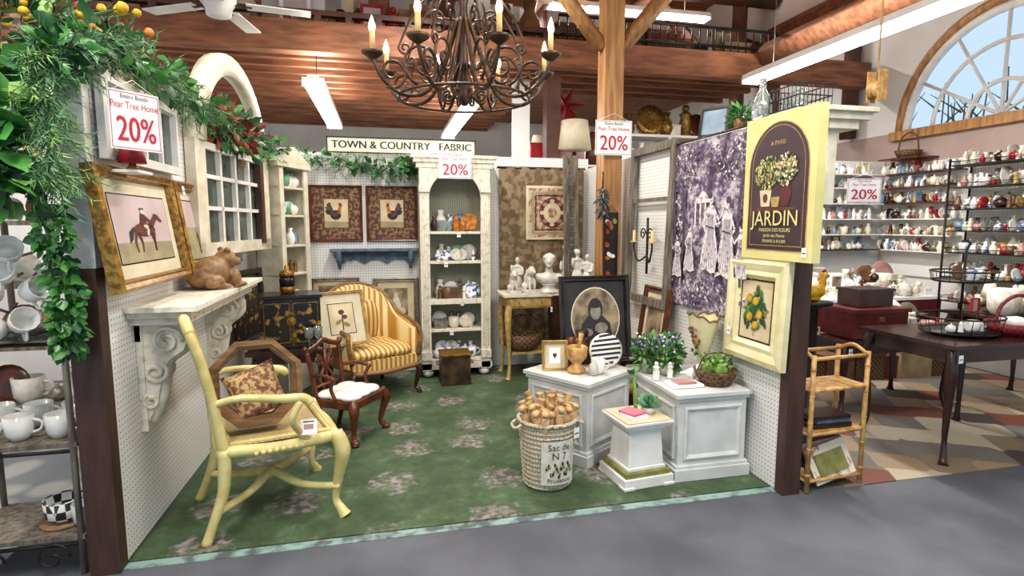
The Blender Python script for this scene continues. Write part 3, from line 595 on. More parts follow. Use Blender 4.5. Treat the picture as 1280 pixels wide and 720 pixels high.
b.lathe([(.06,-.05),(.1,.0),(.09,.09),(.07,.1)],(0,0,0),WICKB,12)
for i in range(130):
    p=Vector((R.gauss(.03,.17),R.gauss(0,.1),.05+abs(R.gauss(.1,.11))));b.tube([(0,0,.05),p],.003,GRN2,4);b.sph(p,R.uniform(.01,.024),R.choice([ORNG,YFL,YFL,REDF,GRN3,YFL]),6)
b.foliage([(-.25,0,.1),(.25,0,.15)],.2,190,.07,[GRN2,GRN1,GRN3,OLIV],0,.25);b.done()
b=B('rust_floral_bouquet',(-1.06,4.0,2.2))
b.foliage([(0,0,0),(.08,.5,-.12)],.16,280,.085,[GRN2,REDF,GRN1,BRN,BRN],.1,.3);b.lathe([(.05,-.1),(.08,0),(.03,.05)],(0,.1,0),WICKB,10)
for i in range(16):b.sph((R.uniform(-.1,.1),R.uniform(-.1,.5),R.uniform(-.1,.14)),.026,R.choice([REDF,ORNG,MAROON]),8)
b.done()
b=B('evergreen_swag')
b.fir(smooth([(-.75,5.58,2.12),(-.3,5.58,2.07),(0,5.58,2.02),(.3,5.58,2.04)],8),.04,150,.17,[GRN2,FIR],.3,.055);b.foliage(smooth([(-.75,5.58,2.12),(0,5.58,2.05),(.3,5.58,2.04)],8),.06,120,.08,[GRN2,GRN1],.4);b.done()
b=B('fabric_shop_sign',(.2,5.67,2.25));b.box((0,0,0),(1.42,.03,.15),CREAM);b.frame(1.42,.15,[(0,0),(0,-.022),(.01,-.022),(.01,0)],INK);b.text('TOWN & COUNTRY   FABRIC',.1,INK,0,0,-.017);b.text('TOWN & COUNTRY   FABRIC',.1,INK,.006,0,-.0172);b.done()
# ---------------------------------------------------------------- bookcases
b=B('arched_bookcase',(.665,5.68,.009),bev=.004)
W=.335
b.bx(-W,W,-.02,0,.08,2.02,BEAD)
b.bx(-W,-W+.03,-.3,0,.08,2.02,DISTR);b.bx(W-.03,W,-.3,0,.08,2.02,DISTR)
for s in (-1,1):
    b.box((s*(W-.045),-.305,1.02),(.09,.03,1.9),DISTR)
    for d in (-.022,0,.022):b.tube([(s*(W-.045)+d,-.322,.3),(s*(W-.045)+d,-.322,1.75)],.007,DISTR,6)
    b.box((s*(W-.045),-.32,1.82),(.1,.04,.06),DISTR);b.box((s*(W-.045),-.32,.22),(.1,.04,.08),DISTR)
    b.lathe([(.02,0),(.05,.02),(.055,.05),(.03,.08)],(s*(W-.06),-.27,0),DISTR,14);b.lathe([(.02,0),(.05,.02),(.055,.05),(.03,.08)],(s*(W-.06),-.05,0),DISTR,14)
ri=W-.09;pts=[(-W,2.02),(-W,1.7),(-ri,1.7)]+[(-ri*cos(pi*i/16),1.74+.24*sin(pi*i/16)) for i in range(17)]+[(ri,1.7),(W,1.7),(W,2.02)]
b.prism(pts,-.315,-.29,DISTR)
b.box((0,-.325,1.98),(.06,.04,.08),DISTR)
b.box((0,-.16,2.04),(.72,.32,.05),DISTR);b.box((0,-.165,2.085),(.77,.33,.04),DISTR);b.box((0,-.17,2.12),(.82,.34,.03),DISTR)
for z in (1.42,1.135,.757,.47,.17):
    b.box((0,-.155,z-.012),(.62,.28,.024),DISTR);b.tag(R.uniform(-.12,.12),-.31,z-.03)
b.box((0,-.3,.745),(.56,.03,.05),DISTR);b.box((0,-.16,.11),(.7,.32,.06),DISTR)
b.done()
b=B('assorted_porcelain',(.665,5.52,.009))
for z,h,ms in ((1.42,.19,[BLUW,GLASS,PORC,FLOR,BRONZE,OLDB,ORNG]),(1.135,.15,[OLDP,PORC,STONE,BLUW,SUCC]),(.757,.19,[PORC,BLUW,PORC,BRNC,SILV]),(.47,.15,[PORC,GLASS,CREAM,SILV]),(.17,.15,[FLOR,BLUW,PORC,OLDB])):
    goods(b,(-.21,-.05,z),(.21,-.05,z),5,h*.65,h,ms);goods(b,(-.19,.06,z),(.2,.06,z),4,h*.8,h*1.1,ms,(0,2,3))
b.done()
b=B('pediment_bookcase',(-.875,5.29,.009),67,bev=.003)
w=.22
b.bx(-w,w,.1,.12,0,1.98,CREAM);b.bx(-w,-w+.025,-.12,.12,0,1.98,CREAM);b.bx(w-.025,w,-.12,.12,0,1.98,CREAM)
for z in (.05,.4,.75,1.05,1.3,1.56,1.8):b.bx(-w,w,-.12,.11,z-.01,z+.01,CREAM)
b.box((-w+.03,-.125,1),(.06,.02,1.96),CREAM);b.box((w-.03,-.125,1),(.06,.02,1.96),CREAM);b.box((0,0,1.99),(.52,.3,.04),CREAM);b.prism([(-.27,2.01),(.27,2.01),(0,2.15)],-.15,.12,CREAM);b.bx(-w,w,-.13,.11,.0,.4,CREAM);b.done()
b=B('assorted_figurines',(-.875,5.29,.009),67)
for z in (.76,1.06,1.31,1.57,1.81):goods(b,(-.14,-.04,z),(.14,-.04,z),4,.08,.15,[OLDB,BRNC,GOLD,PORC,SUCC,BLUW])
b.done()
b=B('blue_scalloped_wall_shelf',(-.09,5.7,1.06),bev=.003);b.box((0,-.07,.19),(.84,.14,.025),BLUEP)
pr=[(-.38,.18),(.38,.18),(.37,.1),(.33,.04)]+[(.33-.66*i/12,.05+.05*abs(sin(pi*i/4))) for i in range(1,12)]+[(-.33,.04),(-.37,.1)]
b.prism(pr,-.03,-.004,BLUEP)
for s in (-.34,.34):b.tube([(s,-.12,.18),(s,-.1,.1),(s,-.04,.05),(s,-.03,0)],[.03,.03,.022,.012],BLUEP,8,4)
for k in range(-2,3):b.tube([(q[0],-.036,q[1]) for q in spiral((k*.12,.12),.04,.008,1.4,k)],.006,BLUEP,5)
b.done()
b=B('damask_wall_hanging',(1.6,5.66,.25));w,h=.9,1.82;vs=[];fs=[];nx=40
for j in range(11):
    for i in range(nx+1):vs.append((-w/2+w*i/nx,.012*sin(i*.9)-.01,h*j/10))
for j in range(10):
    for i in range(nx):a=j*(nx+1)+i;fs.append((a,a+1,a+nx+2,a+nx+1))
b.add(vs,fs,DAMF,True);b.tube([(-.47,0,h),(.47,0,h)],.012,DARKW,8);b.done()
b=B('damask_panel',(1.7,5.62,1.34));b.M=T(0,0,.275);b.box((0,0,0),(.55,.01,.55),PAPER);b.pane(.5,.5,-.006,DAMP);b.frame(.44,.44,[(0,-.007),(.03,-.009)],PAPER);b.frame(.36,.36,[(0,-.008),(.012,-.009)],BRN)
for q in range(3):
    r=.14-.045*q;b.ell(0,0,r,r*1.1,-.0095-.001*q,(BRN,PAPER,DAMP)[q])
for q in range(8):b.ell(.11*cos(q*pi/4),.12*sin(q*pi/4),.025,.02,-.013,(PAPER,OLDP)[q%2])
b.M=Matrix();b.done()
b=B('weathered_wood_shutter',(1.75,5.1,.85),0,rx=-4);b.box((-.05,0,.65),(.045,.03,1.3),WEATH);b.box((.05,0,.65),(.045,.03,1.3),WEATH)
for i in range(20):b.box((0,0,.05+i*.063),(.08,.02,.06),WEATH,RX(20))
b.box((0,0,.0),(.14,.02,.05),WEATH);b.bx(-.2,.1,-.02,.14,-.84,-.03,DARKW);b.done()
b=B('gilt_console_table',(1.45,5.3,.009),bev=.004);b.box((0,0,.815),(.74,.42,.025),CREAM);b.box((0,0,.75),(.66,.36,.11),GOLDP)
for i in range(3):b.box((-.22+.22*i,-.185,.75),(.19,.012,.075),GOLDP);b.sph((-.22+.22*i,-.195,.75),.01,GOLD,8)
for sx in (-1,1):
    for sy in (-1,1):cab(b,sx*.31,sy*.16,.72,GOLDP,sx*.6,sy*.6,.028,.03)
b.box((0,0,.25),(.56,.3,.02),GOLDP);b.tag(.1,-.22,.68);b.done()
def bust(loc,s,rz=0,mt=STONE):
    b=B('plaster_bust',loc,rz);q=lambda *a:tuple(x*s for x in a)
    b.lathe([(.28*s,0),(.28*s,.05*s),(.15*s,.1*s),(.13*s,.16*s),(.2*s,.2*s)],(0,0,0),mt,16)
    b.blob([(q(0,0,.32),q(.3,.17,.15)),(q(-.22,0,.34),q(.12,.12,.11)),(q(.22,0,.34),q(.12,.12,.11)),(q(0,-.02,.5),q(.085,.085,.14)),(q(0,-.04,.72),q(.12,.14,.16)),(q(0,.02,.76),q(.15,.16,.15)),(q(0,-.18,.7),q(.025,.035,.04)),(q(0,-.14,.62),q(.06,.05,.05)),(q(0,.12,.68),q(.09,.08,.1)),(q(.1,-.08,.82),.05*s),(q(-.1,-.08,.82),.05*s)],mt,.022*s,2);b.done()
bust((1.55,5.2,.84),.42,-15)
b=B('plaster_dog_statuette',(1.2,5.2,.84));b.box((0,0,.012),(.1,.13,.024),STONE);b.blob([((0,.02,.09),(.035,.045,.06)),((0,-.02,.15),(.028,.035,.035)),((0,-.05,.145),(.014,.025,.014)),((.02,-.03,.06),(.011,.012,.045)),((-.02,-.03,.06),(.011,.012,.045)),((.03,.03,.045),(.02,.035,.025)),((-.03,.03,.045),(.02,.035,.025)),((.026,0,.14),(.008,.015,.025)),((-.026,0,.14),(.008,.015,.025))],STONE,.005,2);b.done()
o=bpy.data.objects['plaster_dog_statuette'];o.scale=(1.15,1.15,1.2);o2=o.copy();o2.location=(1.36,5.2,.84);o2.scale=(1.3,1.3,1.4);o2.rotation_euler=(0,0,.3);SC.collection.objects.link(o2)
def statu(loc,s,rz=0):
    b=B('plaster_goddess_statuette',loc,rz);b.lathe([(.055*s,0),(.055*s,.02*s),(.04*s,.03*s)],(0,0,0),STONE,12)
    b.blob([((0,0,.08*s),(.045*s,.04*s,.08*s)),((0,0,.17*s),(.035*s,.026*s,.055*s)),((0,0,.215*s),(.045*s,.022*s,.02*s)),((0,0,.245*s),(.013*s,.013*s,.02*s)),((0,0,.275*s),(.02*s,.023*s,.027*s)),((.05*s,-.01,.18*s),(.012*s,.012*s,.04*s)),((-.05*s,-.01,.2*s),(.012*s,.012*s,.04*s)),((.03*s,-.03*s,.15*s),(.025*s,.01*s,.01*s)),((0,.02*s,.285*s),.018*s)],STONE,.006*s,2);b.done()
statu((1.72,5.16,.84),1.3);statu((1.79,5.36,.84),1.5,40);statu((1.28,5.4,.84),1.1,-20)
b=B('statuette_pedestal',(1.72,4.75,.009));b.box((0,0,.45),(.2,.2,.9),DARKW);b.box((0,0,.91),(.24,.24,.02),RED_W);b.done()
statu((1.68,4.75,.931),1.15,15);statu((1.76,4.72,.931),1.0,-25)
b=B('brown_wicker_basket',(1.3,5.28,.27));b.lathe([(.12,0),(.16,.05),(.17,.16),(.155,.16),(.14,.05)],(0,0,.0),WICKB,20,sx=1.1);b.tube([(-.18,0,.15),(-.12,0,.3),(0,0,.34),(.12,0,.3),(.18,0,.15)],.01,WICKB,6,4);b.done()
b=B('brass_storage_bin',(.62,5.18,.009),bev=.006);b.box((0,0,.14),(.27,.24,.27),BRONZE);b.box((0,0,.285),(.29,.26,.02),GOLD)
for s in (-1,1):b.tube([(s*.14,-.05,.2),(s*.17,-.05,.19),(s*.17,.05,.19),(s*.14,.05,.2)],.006,BRONZE,6)
b.done()
b=B('embroidered_black_panel',(1.93,4.6,1.3));b.box((0,0,0),(.13,.01,.6),BLACK)
for i in range(16):b.ell(R.uniform(-.045,.045),R.uniform(-.27,.27),.018,.025,-.007-.0001*i,R.choice([REDF,GRN3,ORNG,CARD]),R.uniform(0,90),8)
b.tube([(-.06,0,.3),(0,0,.36),(.06,0,.3)],.003,BLACKM,4);b.done()
b=B('feather_duster',(1.84,4.58,1.8));b.tube([(0,0,0),(0,0,.14)],.008,DARKW,6);b.foliage([(0,0,0),(0,0,-.2)],.04,160,.06,[BLUEP,SILV,INK,WEATH],1.2,.15);b.done()
b=B('weathered_wood_frame',(2.04,4.14,.86),-90,rx=-2);b.M=T(0,0,.63);b.frame(.74,1.26,[(0,.02),(0,-.02),(.06,-.02),(.06,.02)],WEATH);b.box((0,0,.2),(.64,.02,.03),WEATH);b.M=Matrix();b.done()
b=B('iron_candle_sconce',(2.08,4.16,1.3),-90);b.tube([(0,-.02,-.2),(0,-.02,.25)],.01,BLACKM,6)
for s in (-1,1):
    b.tube([(0,-.02,-.05),(s*.1,-.05,-.1),(s*.16,-.06,0),(s*.16,-.06,.05)],.008,BLACKM,6,4);b.lathe([(.03,0),(.035,.01),(.012,.01),(.012,.1)],(s*.16,-.06,.05),CANDLE,8);b.tube([(q[0],-.03,q[1]) for q in spiral((s*.06,.12),.05,.01,1.4,0)],.006,BLACKM,5)
b.done()
picture('framed_dark_print',(2.0,3.95,.52),-90,.42,.5,RED_W,.05,MATB,.04,SEPIA,tilt=8)
b=B('dark_wooden_stool',(1.86,3.95,.009));b.box((0,0,.49),(.42,.5,.03),DARKW)
for sx in (-1,1):
    for sy in (-1,1):b.tube([(sx*.17,sy*.2,.48),(sx*.18,sy*.22,0)],[.02,.015],DARKW,8)
b.done()
b=B('red_cloth_bundle',(1.72,3.78,.009));b.box((0,0,.13),(.26,.26,.25),MAROON);b.sph((0,0,.29),(.14,.13,.06),GOLDP,12);b.done()
# ---------------------------------------------------------------- chairs
b=B('cane_back_armchair',(-.60,3.07,.009),-71)
S=[(-.29,.25),(.29,.25),(.24,-.25),(-.24,-.25)]
for i in range(4):
    p,q=S[i],S[(i+1)%4];b.tube([(p[0],p[1],.425),((p[0]+q[0])/2*1.02,(p[1]+q[1])/2*1.04,.41),(q[0],q[1],.425)],.03,YEL,8,4,)
b.add([(p[0],p[1],.447) for p in S]+[(p[0],p[1],.43) for p in S],[(0,1,2,3),(7,6,5,4)],CANE)
b.tube([(p[0]*.93,p[1]*.9,.45) for p in S+[S[0]]],.014,YEL,6)
for s in (-1,1):
    cab(b,s*.29,.25,.44,YEL,s,1,.032,.034)
    b.tube([(s*.24,-.25,.44),(s*.245,-.26,.25),(s*.25,-.31,.1),(s*.26,-.35,0)],[.034,.027,.022,.024],YEL,8,4)
    b.tube([(s*.24,-.25,.4),(s*.25,-.275,.6),(s*.27,-.32,.85),(s*.26,-.36,1.0),(s*.2,-.375,1.06)],[.03,.024,.022,.022,.022],YEL,8,4)
    b.tube([(s*.25,-.29,.66),(s*.3,-.18,.69),(s*.33,-.02,.67),(s*.32,.1,.65),(s*.33,.13,.62)],[.016,.018,.021,.025,.02],YEL,8,4)
    b.tube([(s*.33,.08,.64),(s*.34,.04,.56),(s*.3,.08,.48),(s*.28,.12,.43)],[.02,.017,.018,.024],YEL,8,4)
    b.tube([(s*.31,.26,.16),(s*.16,.1,.15),(0,-.02,.19),(-s*.12,-.14,.15),(-s*.25,-.3,.14)],[.018,.02,.028,.02,.018],YEL,8,4)
    for q in range(4):b.sph((s*.31,.285,.40-.03*q),(.014-.002*q),YEL,6)
b.tube([(-.26,-.36,1.0),(-.2,-.375,1.06),(-.1,-.37,1.05),(0,-.37,1.085),(.1,-.37,1.05),(.2,-.375,1.06),(.26,-.36,1.0)],.024,YEL,8,4)
b.tube([(-.24,-.265,.53),(0,-.275,.51),(.24,-.265,.53)],.022,YEL,8,4)
b.add([(-.24,-.268,.53),(.24,-.268,.53),(.26,-.32,.85),(.25,-.365,1.04),(0,-.368,1.06),(-.25,-.365,1.04),(-.26,-.32,.85)],[(0,1,2,6),(6,2,3,4,5)],CANE)
for i in range(9):b.sph((-.12+.03*i,.285,.41+.008*(1-abs(i-4)/4)),.014,YEL,6);b.sph((.3,-.12+.03*i,.41),.012,YEL,6)
b.M=T(.31,.12,.5)@RZ(75)@RX(-25);b.pane(.075,.075,0,CARD);b.pane(.045,.025,-.001,OLDP);b.pane(.05,.006,-.001,INK,0,.025);b.M=Matrix();b.done()
def octring(b,r,w,y0,y1,mt,n=8):
    A=[pi/8+2*pi*i/8 for i in range(8)];vs=[(q*cos(a),y,q*sin(a)) for q in (r,r-w) for y in (y0,y1) for a in A];fs=[]
    for i in range(8):
        j=(i+1)%8;fs+=[(i,j,8+j,8+i),(16+i,16+j,24+j,24+i),(i,j,16+j,16+i),(8+i,8+j,24+j,24+i)]
    b.add(vs,fs,mt)
b=B('octagonal_wood_frame',(-.66,3.02,.695),14,rx=-10);octring(b,.22,.03,-.06,.05,OAKB);octring(b,.232,.028,-.075,-.055,OAKB);octring(b,.195,.014,-.04,.0,OAKB);octring(b,.205,.025,.03,.05,OAKB);b.done()
def pillow(name,loc,rz,rx,w,t,mt,ry=0):
    b=B(name,loc,rz,rx=rx,ry=ry);n=12
    for sgn in (-1,1):
        vs=[];fs=[]
        for j in range(n+1):
            for i in range(n+1):
                u=-1+2*i/n;v=-1+2*j/n;e=max(0,(1-u**4)*(1-v**4))**.6;vs.append((u*w/2*(1-.1*(1-v*v)),sgn*t/2*e,v*w/2*(1-.1*(1-u*u))))
        for j in range(n):
            for i in range(n):a=j*(n+1)+i;fs.append((a,a+1,a+n+2,a+n+1))
        b.add(vs,fs,mt,True)
    b.done()
pillow('paisley_throw_pillow',(-.66,3.01,.65),24,-14,.26,.11,PAIS,ry=-16)
b=B('carved_childs_chair',(-.27,4.02,.009),-122)
b.box((0,0,.275),(.4,.36,.05),RED_W)
b.blob([((x,y,.315),(.09,.08,.03)) for x in (-.1,0,.1) for y in (-.09,0,.09)],PORC,.012,4)
for s in (-1,1):
    cab(b,s*.17,.15,.3,RED_W,s,1,.028,.028);b.sph((s*.19,.175,.02),(.026,.03,.02),RED_W,8)
    b.tube([(s*.16,-.16,.3),(s*.16,-.18,.15),(s*.165,-.22,0)],.018,RED_W,8,4)
    b.tube([(s*.16,-.16,.27),(s*.16,-.18,.45),(s*.175,-.21,.62)],[.02,.016,.018],RED_W,8,4)
    b.tube([(s*.165,-.18,.46),(s*.2,-.05,.47),(s*.21,.04,.45)],.014,RED_W,8,4);b.tube([(s*.21,.03,.45),(s*.2,.0,.38),(s*.19,.03,.3)],.013,RED_W,8,4)
    b.tube([(s*.03,-.185,.32),(s*.07,-.19,.4),(s*.02,-.195,.48),(s*.08,-.2,.58)],.012,RED_W,6,4)
    b.tube([(q[0],-.2,q[1]) for q in spiral((s*.06,.53),.04,.01,1.3,0)],.009,RED_W,6)
b.tube([(-.2,-.21,.65),(-.17,-.21,.62),(-.08,-.21,.64),(0,-.21,.67),(.08,-.21,.64),(.17,-.21,.62),(.2,-.21,.65)],.02,RED_W,8,4)
b.tube([(0,-.18,.3),(0,-.2,.64)],.012,RED_W,6);b.tube([(-.16,-.175,.36),(.16,-.175,.36)],.01,RED_W,6);b.done()
b=B('gold_striped_armchair',(-.14,5.05,.009),-152)
K=[(-.33,.27,.58),(-.35,.1,.62),(-.34,-.12,.68),(-.28,-.27,.84),(-.14,-.35,.92),(0,-.37,.94),(.14,-.35,.92),(.28,-.27,.84),(.34,-.12,.68),(.35,.1,.62),(.33,.27,.58)]
K2=smooth(K,4);vs=[];fs=[]
for p in K2:
    d=Vector((p.x,p.y+.02,0));d.normalize();i_=p-d*.07
    vs+=[(p.x,p.y,.3),(p.x,p.y,p.z),(i_.x,i_.y,p.z-.01),(i_.x,i_.y,.3)]
for i in range(len(K2)-1):
    a=i*4
    for k in range(3):fs.append((a+k,a+k+1,a+k+5,a+k+4))
fs+=[(0,1,2,3),tuple(len(vs)-4+k for k in range(4))]
b.add(vs,fs,GSTR,True);b.tube(K2,.02,OAKB,8)
b.tube([(-.33,.27,.58),(-.34,.29,.5),(-.31,.28,.34)],.02,OAKB,8,4);b.tube([(.33,.27,.58),(.34,.29,.5),(.31,.28,.34)],.02,OAKB,8,4)
b.box((0,-.02,.3),(.62,.6,.1),GSTR);b.tube([(-.31,.3,.26),(0,.33,.25),(.31,.3,.26)],.022,OAKB,8,4)
b.blob([((x,y,.39),(.15,.15,.06)) for x in (-.16,0,.16) for y in (-.16,0,.14)],GSTR,.02,4)
b.blob([((x,-.26,.6),(.1,.06,.2)) for x in (-.12,0,.12)],GSTR,.02,4)
for s in (-1,1):cab(b,s*.29,.28,.27,DARKW,s,1,.026,.022);b.tube([(s*.25,-.26,.27),(s*.27,-.33,0)],[.024,.018],DARKW,8)
b.done()
b=B('side_table',(-.72,4.5,.009));b.box((0,0,.55),(.56,.46,.03),DARKW);b.box((0,0,.5),(.48,.38,.07),DARKW)
for sx in (-1,1):
    for sy in (-1,1):cab(b,sx*.22,sy*.17,.5,DARKW,sx,sy,.02,.02)
b.done()
b=B('chinoiserie_lacquer_chest',(-.72,4.52,.577),12,bev=.004);b.box((0,0,.19),(.42,.28,.36),BLKGLD);b.box((0,0,.385),(.45,.3,.025),BLACK);b.box((0,0,.01),(.45,.3,.02),BLACK);b.box((0,-.142,.19),(.004,.006,.34),GOLD)
b.M=T(-.1,-.143,.19);b.frame(.18,.3,[(0,0),(0,-.004),(.006,-.004),(.006,0)],GOLD);b.M=T(.1,-.143,.19);b.frame(.18,.3,[(0,0),(0,-.004),(.006,-.004),(.006,0)],GOLD)
b.M=Matrix();b.lathe([(.0,-.01),(.035,-.008),(.035,0)],(0,-.145,.2),GOLD,14,RX(90));b.done()
b=B('brass_lidded_jar',(-.73,4.52,.977));b.lathe([(.05,0),(.055,.02),(.06,.05)],(0,0,0),GOLD,14);b.lathe([(.055,.05),(.058,.1),(.05,.13)],(0,0,0),BLACK,14);b.lathe([(.058,.13),(.05,.16),(.015,.18),(.02,.2),(0,.22)],(0,0,0),GOLD,14);b.done()
b=B('wine_glasses')
for x,y in ((-.56,4.3),(-.5,4.34)):b.lathe([(.03,0),(.004,.01),(.004,.07),(.03,.1),(.033,.16),(.031,.16),(.027,.1)],(x,y,.576),GLASS,12)
b.done()
picture('dark_carved_screen',(-1.04,4.62,.6),78,.6,.55,BLACK,.05,BLKGLD,.02,BLKGLD,tilt=3)
# ---------------------------------------------------------------- plinths
def panel_plinth(name,loc,rz,w,d,h,mt):
    b=B(name,loc,rz,bev=.004);b.box((0,0,h/2),(w-.05,d-.05,h-.02),mt);b.box((0,0,.035),(w,d,.07),mt);b.box((0,0,.08),(w-.02,d-.02,.02),mt)
    b.box((0,0,h-.012),(w,d,.024),mt);b.box((0,0,h-.035),(w-.025,d-.025,.022),mt)
    for k,(L,o) in enumerate(((w,d),(d,w),(w,d),(d,w))):
        b.M=RZ(90*k)@T(0,-(o-.05)/2,h/2+.02);b.frame(L-.12,h-.2,[(0,.0),(0,-.01),(.012,-.014),(.03,-.004),(.03,0)],mt)
    b.M=Matrix();b.done()
panel_plinth('white_display_plinth',(1.245,3.46,.009),34,.53,.53,.53,GREYP)
panel_plinth('white_display_chest',(1.85,3.13,.009),0,.49,.64,.52,GREYP)
b=B('tiered_pedestal_stand',(1.42,2.94,.009),6,bev=.003)
for z,s,h in ((.03,.32,.06),(.075,.29,.03),(.1,.25,.02),(.33,.24,.02),(.35,.28,.02),(.37,.31,.015)):b.box((0,0,z),(s,s*.95,h),WHITE if s!=.29 else OLIV)
b.box((0,0,.22),(.23,.22,.22),WHITE,None,.88,.88);b.box((0,0,.382),(.29,.28,.008),PAPER)
for sx in (-1,1):
    for sy in (-1,1):b.box((sx*.13,sy*.125,.008),(.07,.07,.016),WHITE)
b.done()
b=B('wicker_basket',(.89,3.0,.009));prof=[(.13,0),(.135,.02),(.15,.2),(.162,.37),(.168,.385),(.155,.39),(.14,.2),(.12,.03)]
b.lathe(prof,(0,0,0),WICK,36)
for i in range(14):
    z=.012+i*.027;r=.132+.03*z/.37;b.tube([((r+.003*(k%2))*cos(2*pi*k/40),(r+.003*(k%2))*sin(2*pi*k/40),z) for k in range(41)],.006,WICK,5)
b.tube([(.166*cos(2*pi*k/32),.166*sin(2*pi*k/32),.385) for k in range(33)],.013,WICK,6)
for s in (-1,1):b.tube([(s*.165,-.05,.37),(s*.2,-.04,.35),(s*.2,.04,.35),(s*.165,.05,.37)],.009,WICK,6,3)
fr=lambda x,z:(.166*sin(x/.16),-.166*cos(x/.16)-.002,z)
g=[];ff=[]
for j in range(2):
    for i in range(13):x=-.1+.2*i/12;v=fr(x,.05+.25*j);g.append((v[0]*.99,v[1]*.985,v[2]))
for i in range(12):ff.append((i,i+1,14+i,13+i))
b.M=RZ(8)
b.add(g,ff,STONE,True);b.text('Sac de',.05,INK,0,.265,0,fr);b.text('N 7',.055,INK,0,.215,0,fr);b.text('Provence',.036,INK,0,.075,0,fr)
for i in range(26):
    x=-.07+.0056*i;v=fr(x,.135+.03*sin(i*.9)+.01*cos(i*2.3));b.sph(v,(.007,.002,.012),OLIV if i%2 else INK,6)
b.M=Matrix();b.tag(.14,-.11,.32,30,.045,.06);b.done()
b=B('wrapped_paper_bundles',(.89,3.0,.03))
for i in range(30):
    a=i*2.4;r=.12*((i+.5)/30)**.5;x,y=r*cos(a),r*sin(a);l=R.uniform(.42,.49);tx,ty=x*.5,y*.5
    b.tube([(x*.6,y*.6,.02),(x+tx*.5,y+ty*.5,l*.78),(x+tx*.7,y+ty*.7,l*.9),(x+tx*.8,y+ty*.8,l*.94),(x+tx*1.1+R.uniform(-.01,.01),y+ty*1.1,l*1.02)],[.02,.026,.022,.013,.026],KRAFT,7,3);b.tube([(x+tx-.013,y+ty,l*.93),(x+tx+.013,y+ty,l*.935)],.005,CARD,5)
b.done()
b=B('wooden_mortar_and_pestle',(1.2,3.38,.545));b.lathe([(.06,0),(.06,.02),(.03,.05),(.03,.06),(.06,.09),(.07,.16),(.06,.17),(.05,.1)],(0,0,0),BAMB,18);b.tube([(0,0,.1),(.02,0,.2),(.03,0,.25)],[.02,.012,.02],BAMB,8);b.done()
b=B('black_white_striped_plate',(1.42,3.42,.545),-5,rx=-12)
b.lathe([(.0,0),(.105,.0),(.115,.012),(.1,.02),(0,.02)],(0,0,.118),PORC,28,RX(90))
for k in range(-3,4):
    z=k*.031;hw=math.sqrt(max(0,.104**2-z*z));b.poly([(-hw,.11+z),(hw,.125+z),(hw*.97,.14+z),(-hw*.97,.125+z)],-.0215,INK)
b.done()
b=B('assorted_kitchen_ware',(1.245,3.46,.545));goods(b,(.0,-.2,0),(.12,-.12,0),2,.09,.12,[STONE,PORC,BAMB],(0,1));goods(b,(-.04,.1,0),(.12,.16,0),4,.16,.24,[BRONZE,GLASS,RED_W],(0,3));b.done()
Z=.533
b=B('potted_lavender_flowers',(1.76,3.32,Z))
for x,y in ((-.09,0),(.07,.03),(.0,-.08)):
    b.lathe([(.035,0),(.05,.08),(.045,.08),(.03,.01)],(x,y,0),STONE,12);b.foliage([(x,y,.09),(x,y,.16)],.1,260,.045,[GRN1,GRN2,GRN3],-.2,.3)
    for i in range(34):b.sph((x+R.gauss(0,.05),y+R.gauss(0,.05),.15+R.uniform(0,.09)),.009,R.choice([LAV,LAV,CARD]),6)
b.done()
b=B('floral_fan_vase',(1.99,3.2,Z))
n=26;vs=[];fs=[];rim=[]
for j,(r,z) in enumerate([(.05,0),(.055,.015),(.03,.04),(.045,.1),(.085,.2),(.115,.29),(.135,.36)]):
    for k in range(n):
        a=2*pi*k/n;f=1 if j<3 else 1-.08*(j-2)/4*(1-cos(8*a))/2*1.2;zz=z+(.035*abs(cos(a))**1.5+.01*cos(8*a) if j==6 else 0)
        vs.append((r*f*cos(a)*.6,r*f*sin(a),zz))
        if j==6:rim.append(vs[-1])
for j in range(6):
    for k in range(n):a=j*n+k;c=j*n+(k+1)%n;fs.append((a,c,c+n,a+n))
b.add(vs,fs,CREAMY,True);b.tube(rim+[rim[0]],.006,BRNC,6)
for i in range(16):
    yv=R.uniform(-.06,.06);z=R.uniform(.12,.31);b.sph((-.6*math.sqrt(max(.0,(.04+.25*z)**2-yv*yv))-.004,yv,z),(.006,.015,.013),R.choice([OLDP,GRN2,OLIV,REDF]),8)
b.done()
b=B('moss_ball_basket',(1.95,2.98,Z));b.lathe([(.09,0),(.12,.06),(.13,.09),(.12,.09),(.1,.05)],(0,0,0),WICKB,22)
for x,y,z in ((-.05,0,.09),(.05,.03,.09),(0,-.05,.09),(.02,.02,.13)):b.sph((x,y,z),.045,MOSS,10)
b.tube([(-.125,0,.08),(-.08,0,.17),(0,0,.19),(.08,0,.17),(.125,0,.08)],.005,WICKB,5,4)
b.foliage([(-.06,0,.12),(.06,0,.12)],.07,200,.03,[GRN3,GRN1,MOSS],-.4,.3);b.done()
b=B('white_bird_figurines',(1.74,2.98,Z));b.box((0,0,.008),(.2,.12,.016),CARD);b.box((.0,0,.022),(.12,.09,.012),OLDP)
b.M=T(.1,.08,0);b.blob([((0,0,.05),(.05,.03,.032)),((.045,0,.085),.02),((-.055,0,.055),(.03,.012,.01)),((0,0,.015),(.02,.02,.02))],PORC,.005,2);b.M=Matrix()
goods(b,(-.12,.15,0),(.02,.17,0),2,.1,.14,[STONE,PORC],(0,3));b.done()
b=B('succulent_plant',(1.49,2.93,.395));b.lathe([(.035,0),(.045,.04),(.04,.04)],(0,0,0),STONE,12)
for k in range(6):
    for j in range(8):
        a=2*pi*(j+k*.5)/8;d=Vector((cos(a),sin(a),.25+.4*k));b.leaf(Vector((0,0,.045+k*.006)),d,.09-.01*k,.022,SUCC)
b.done()
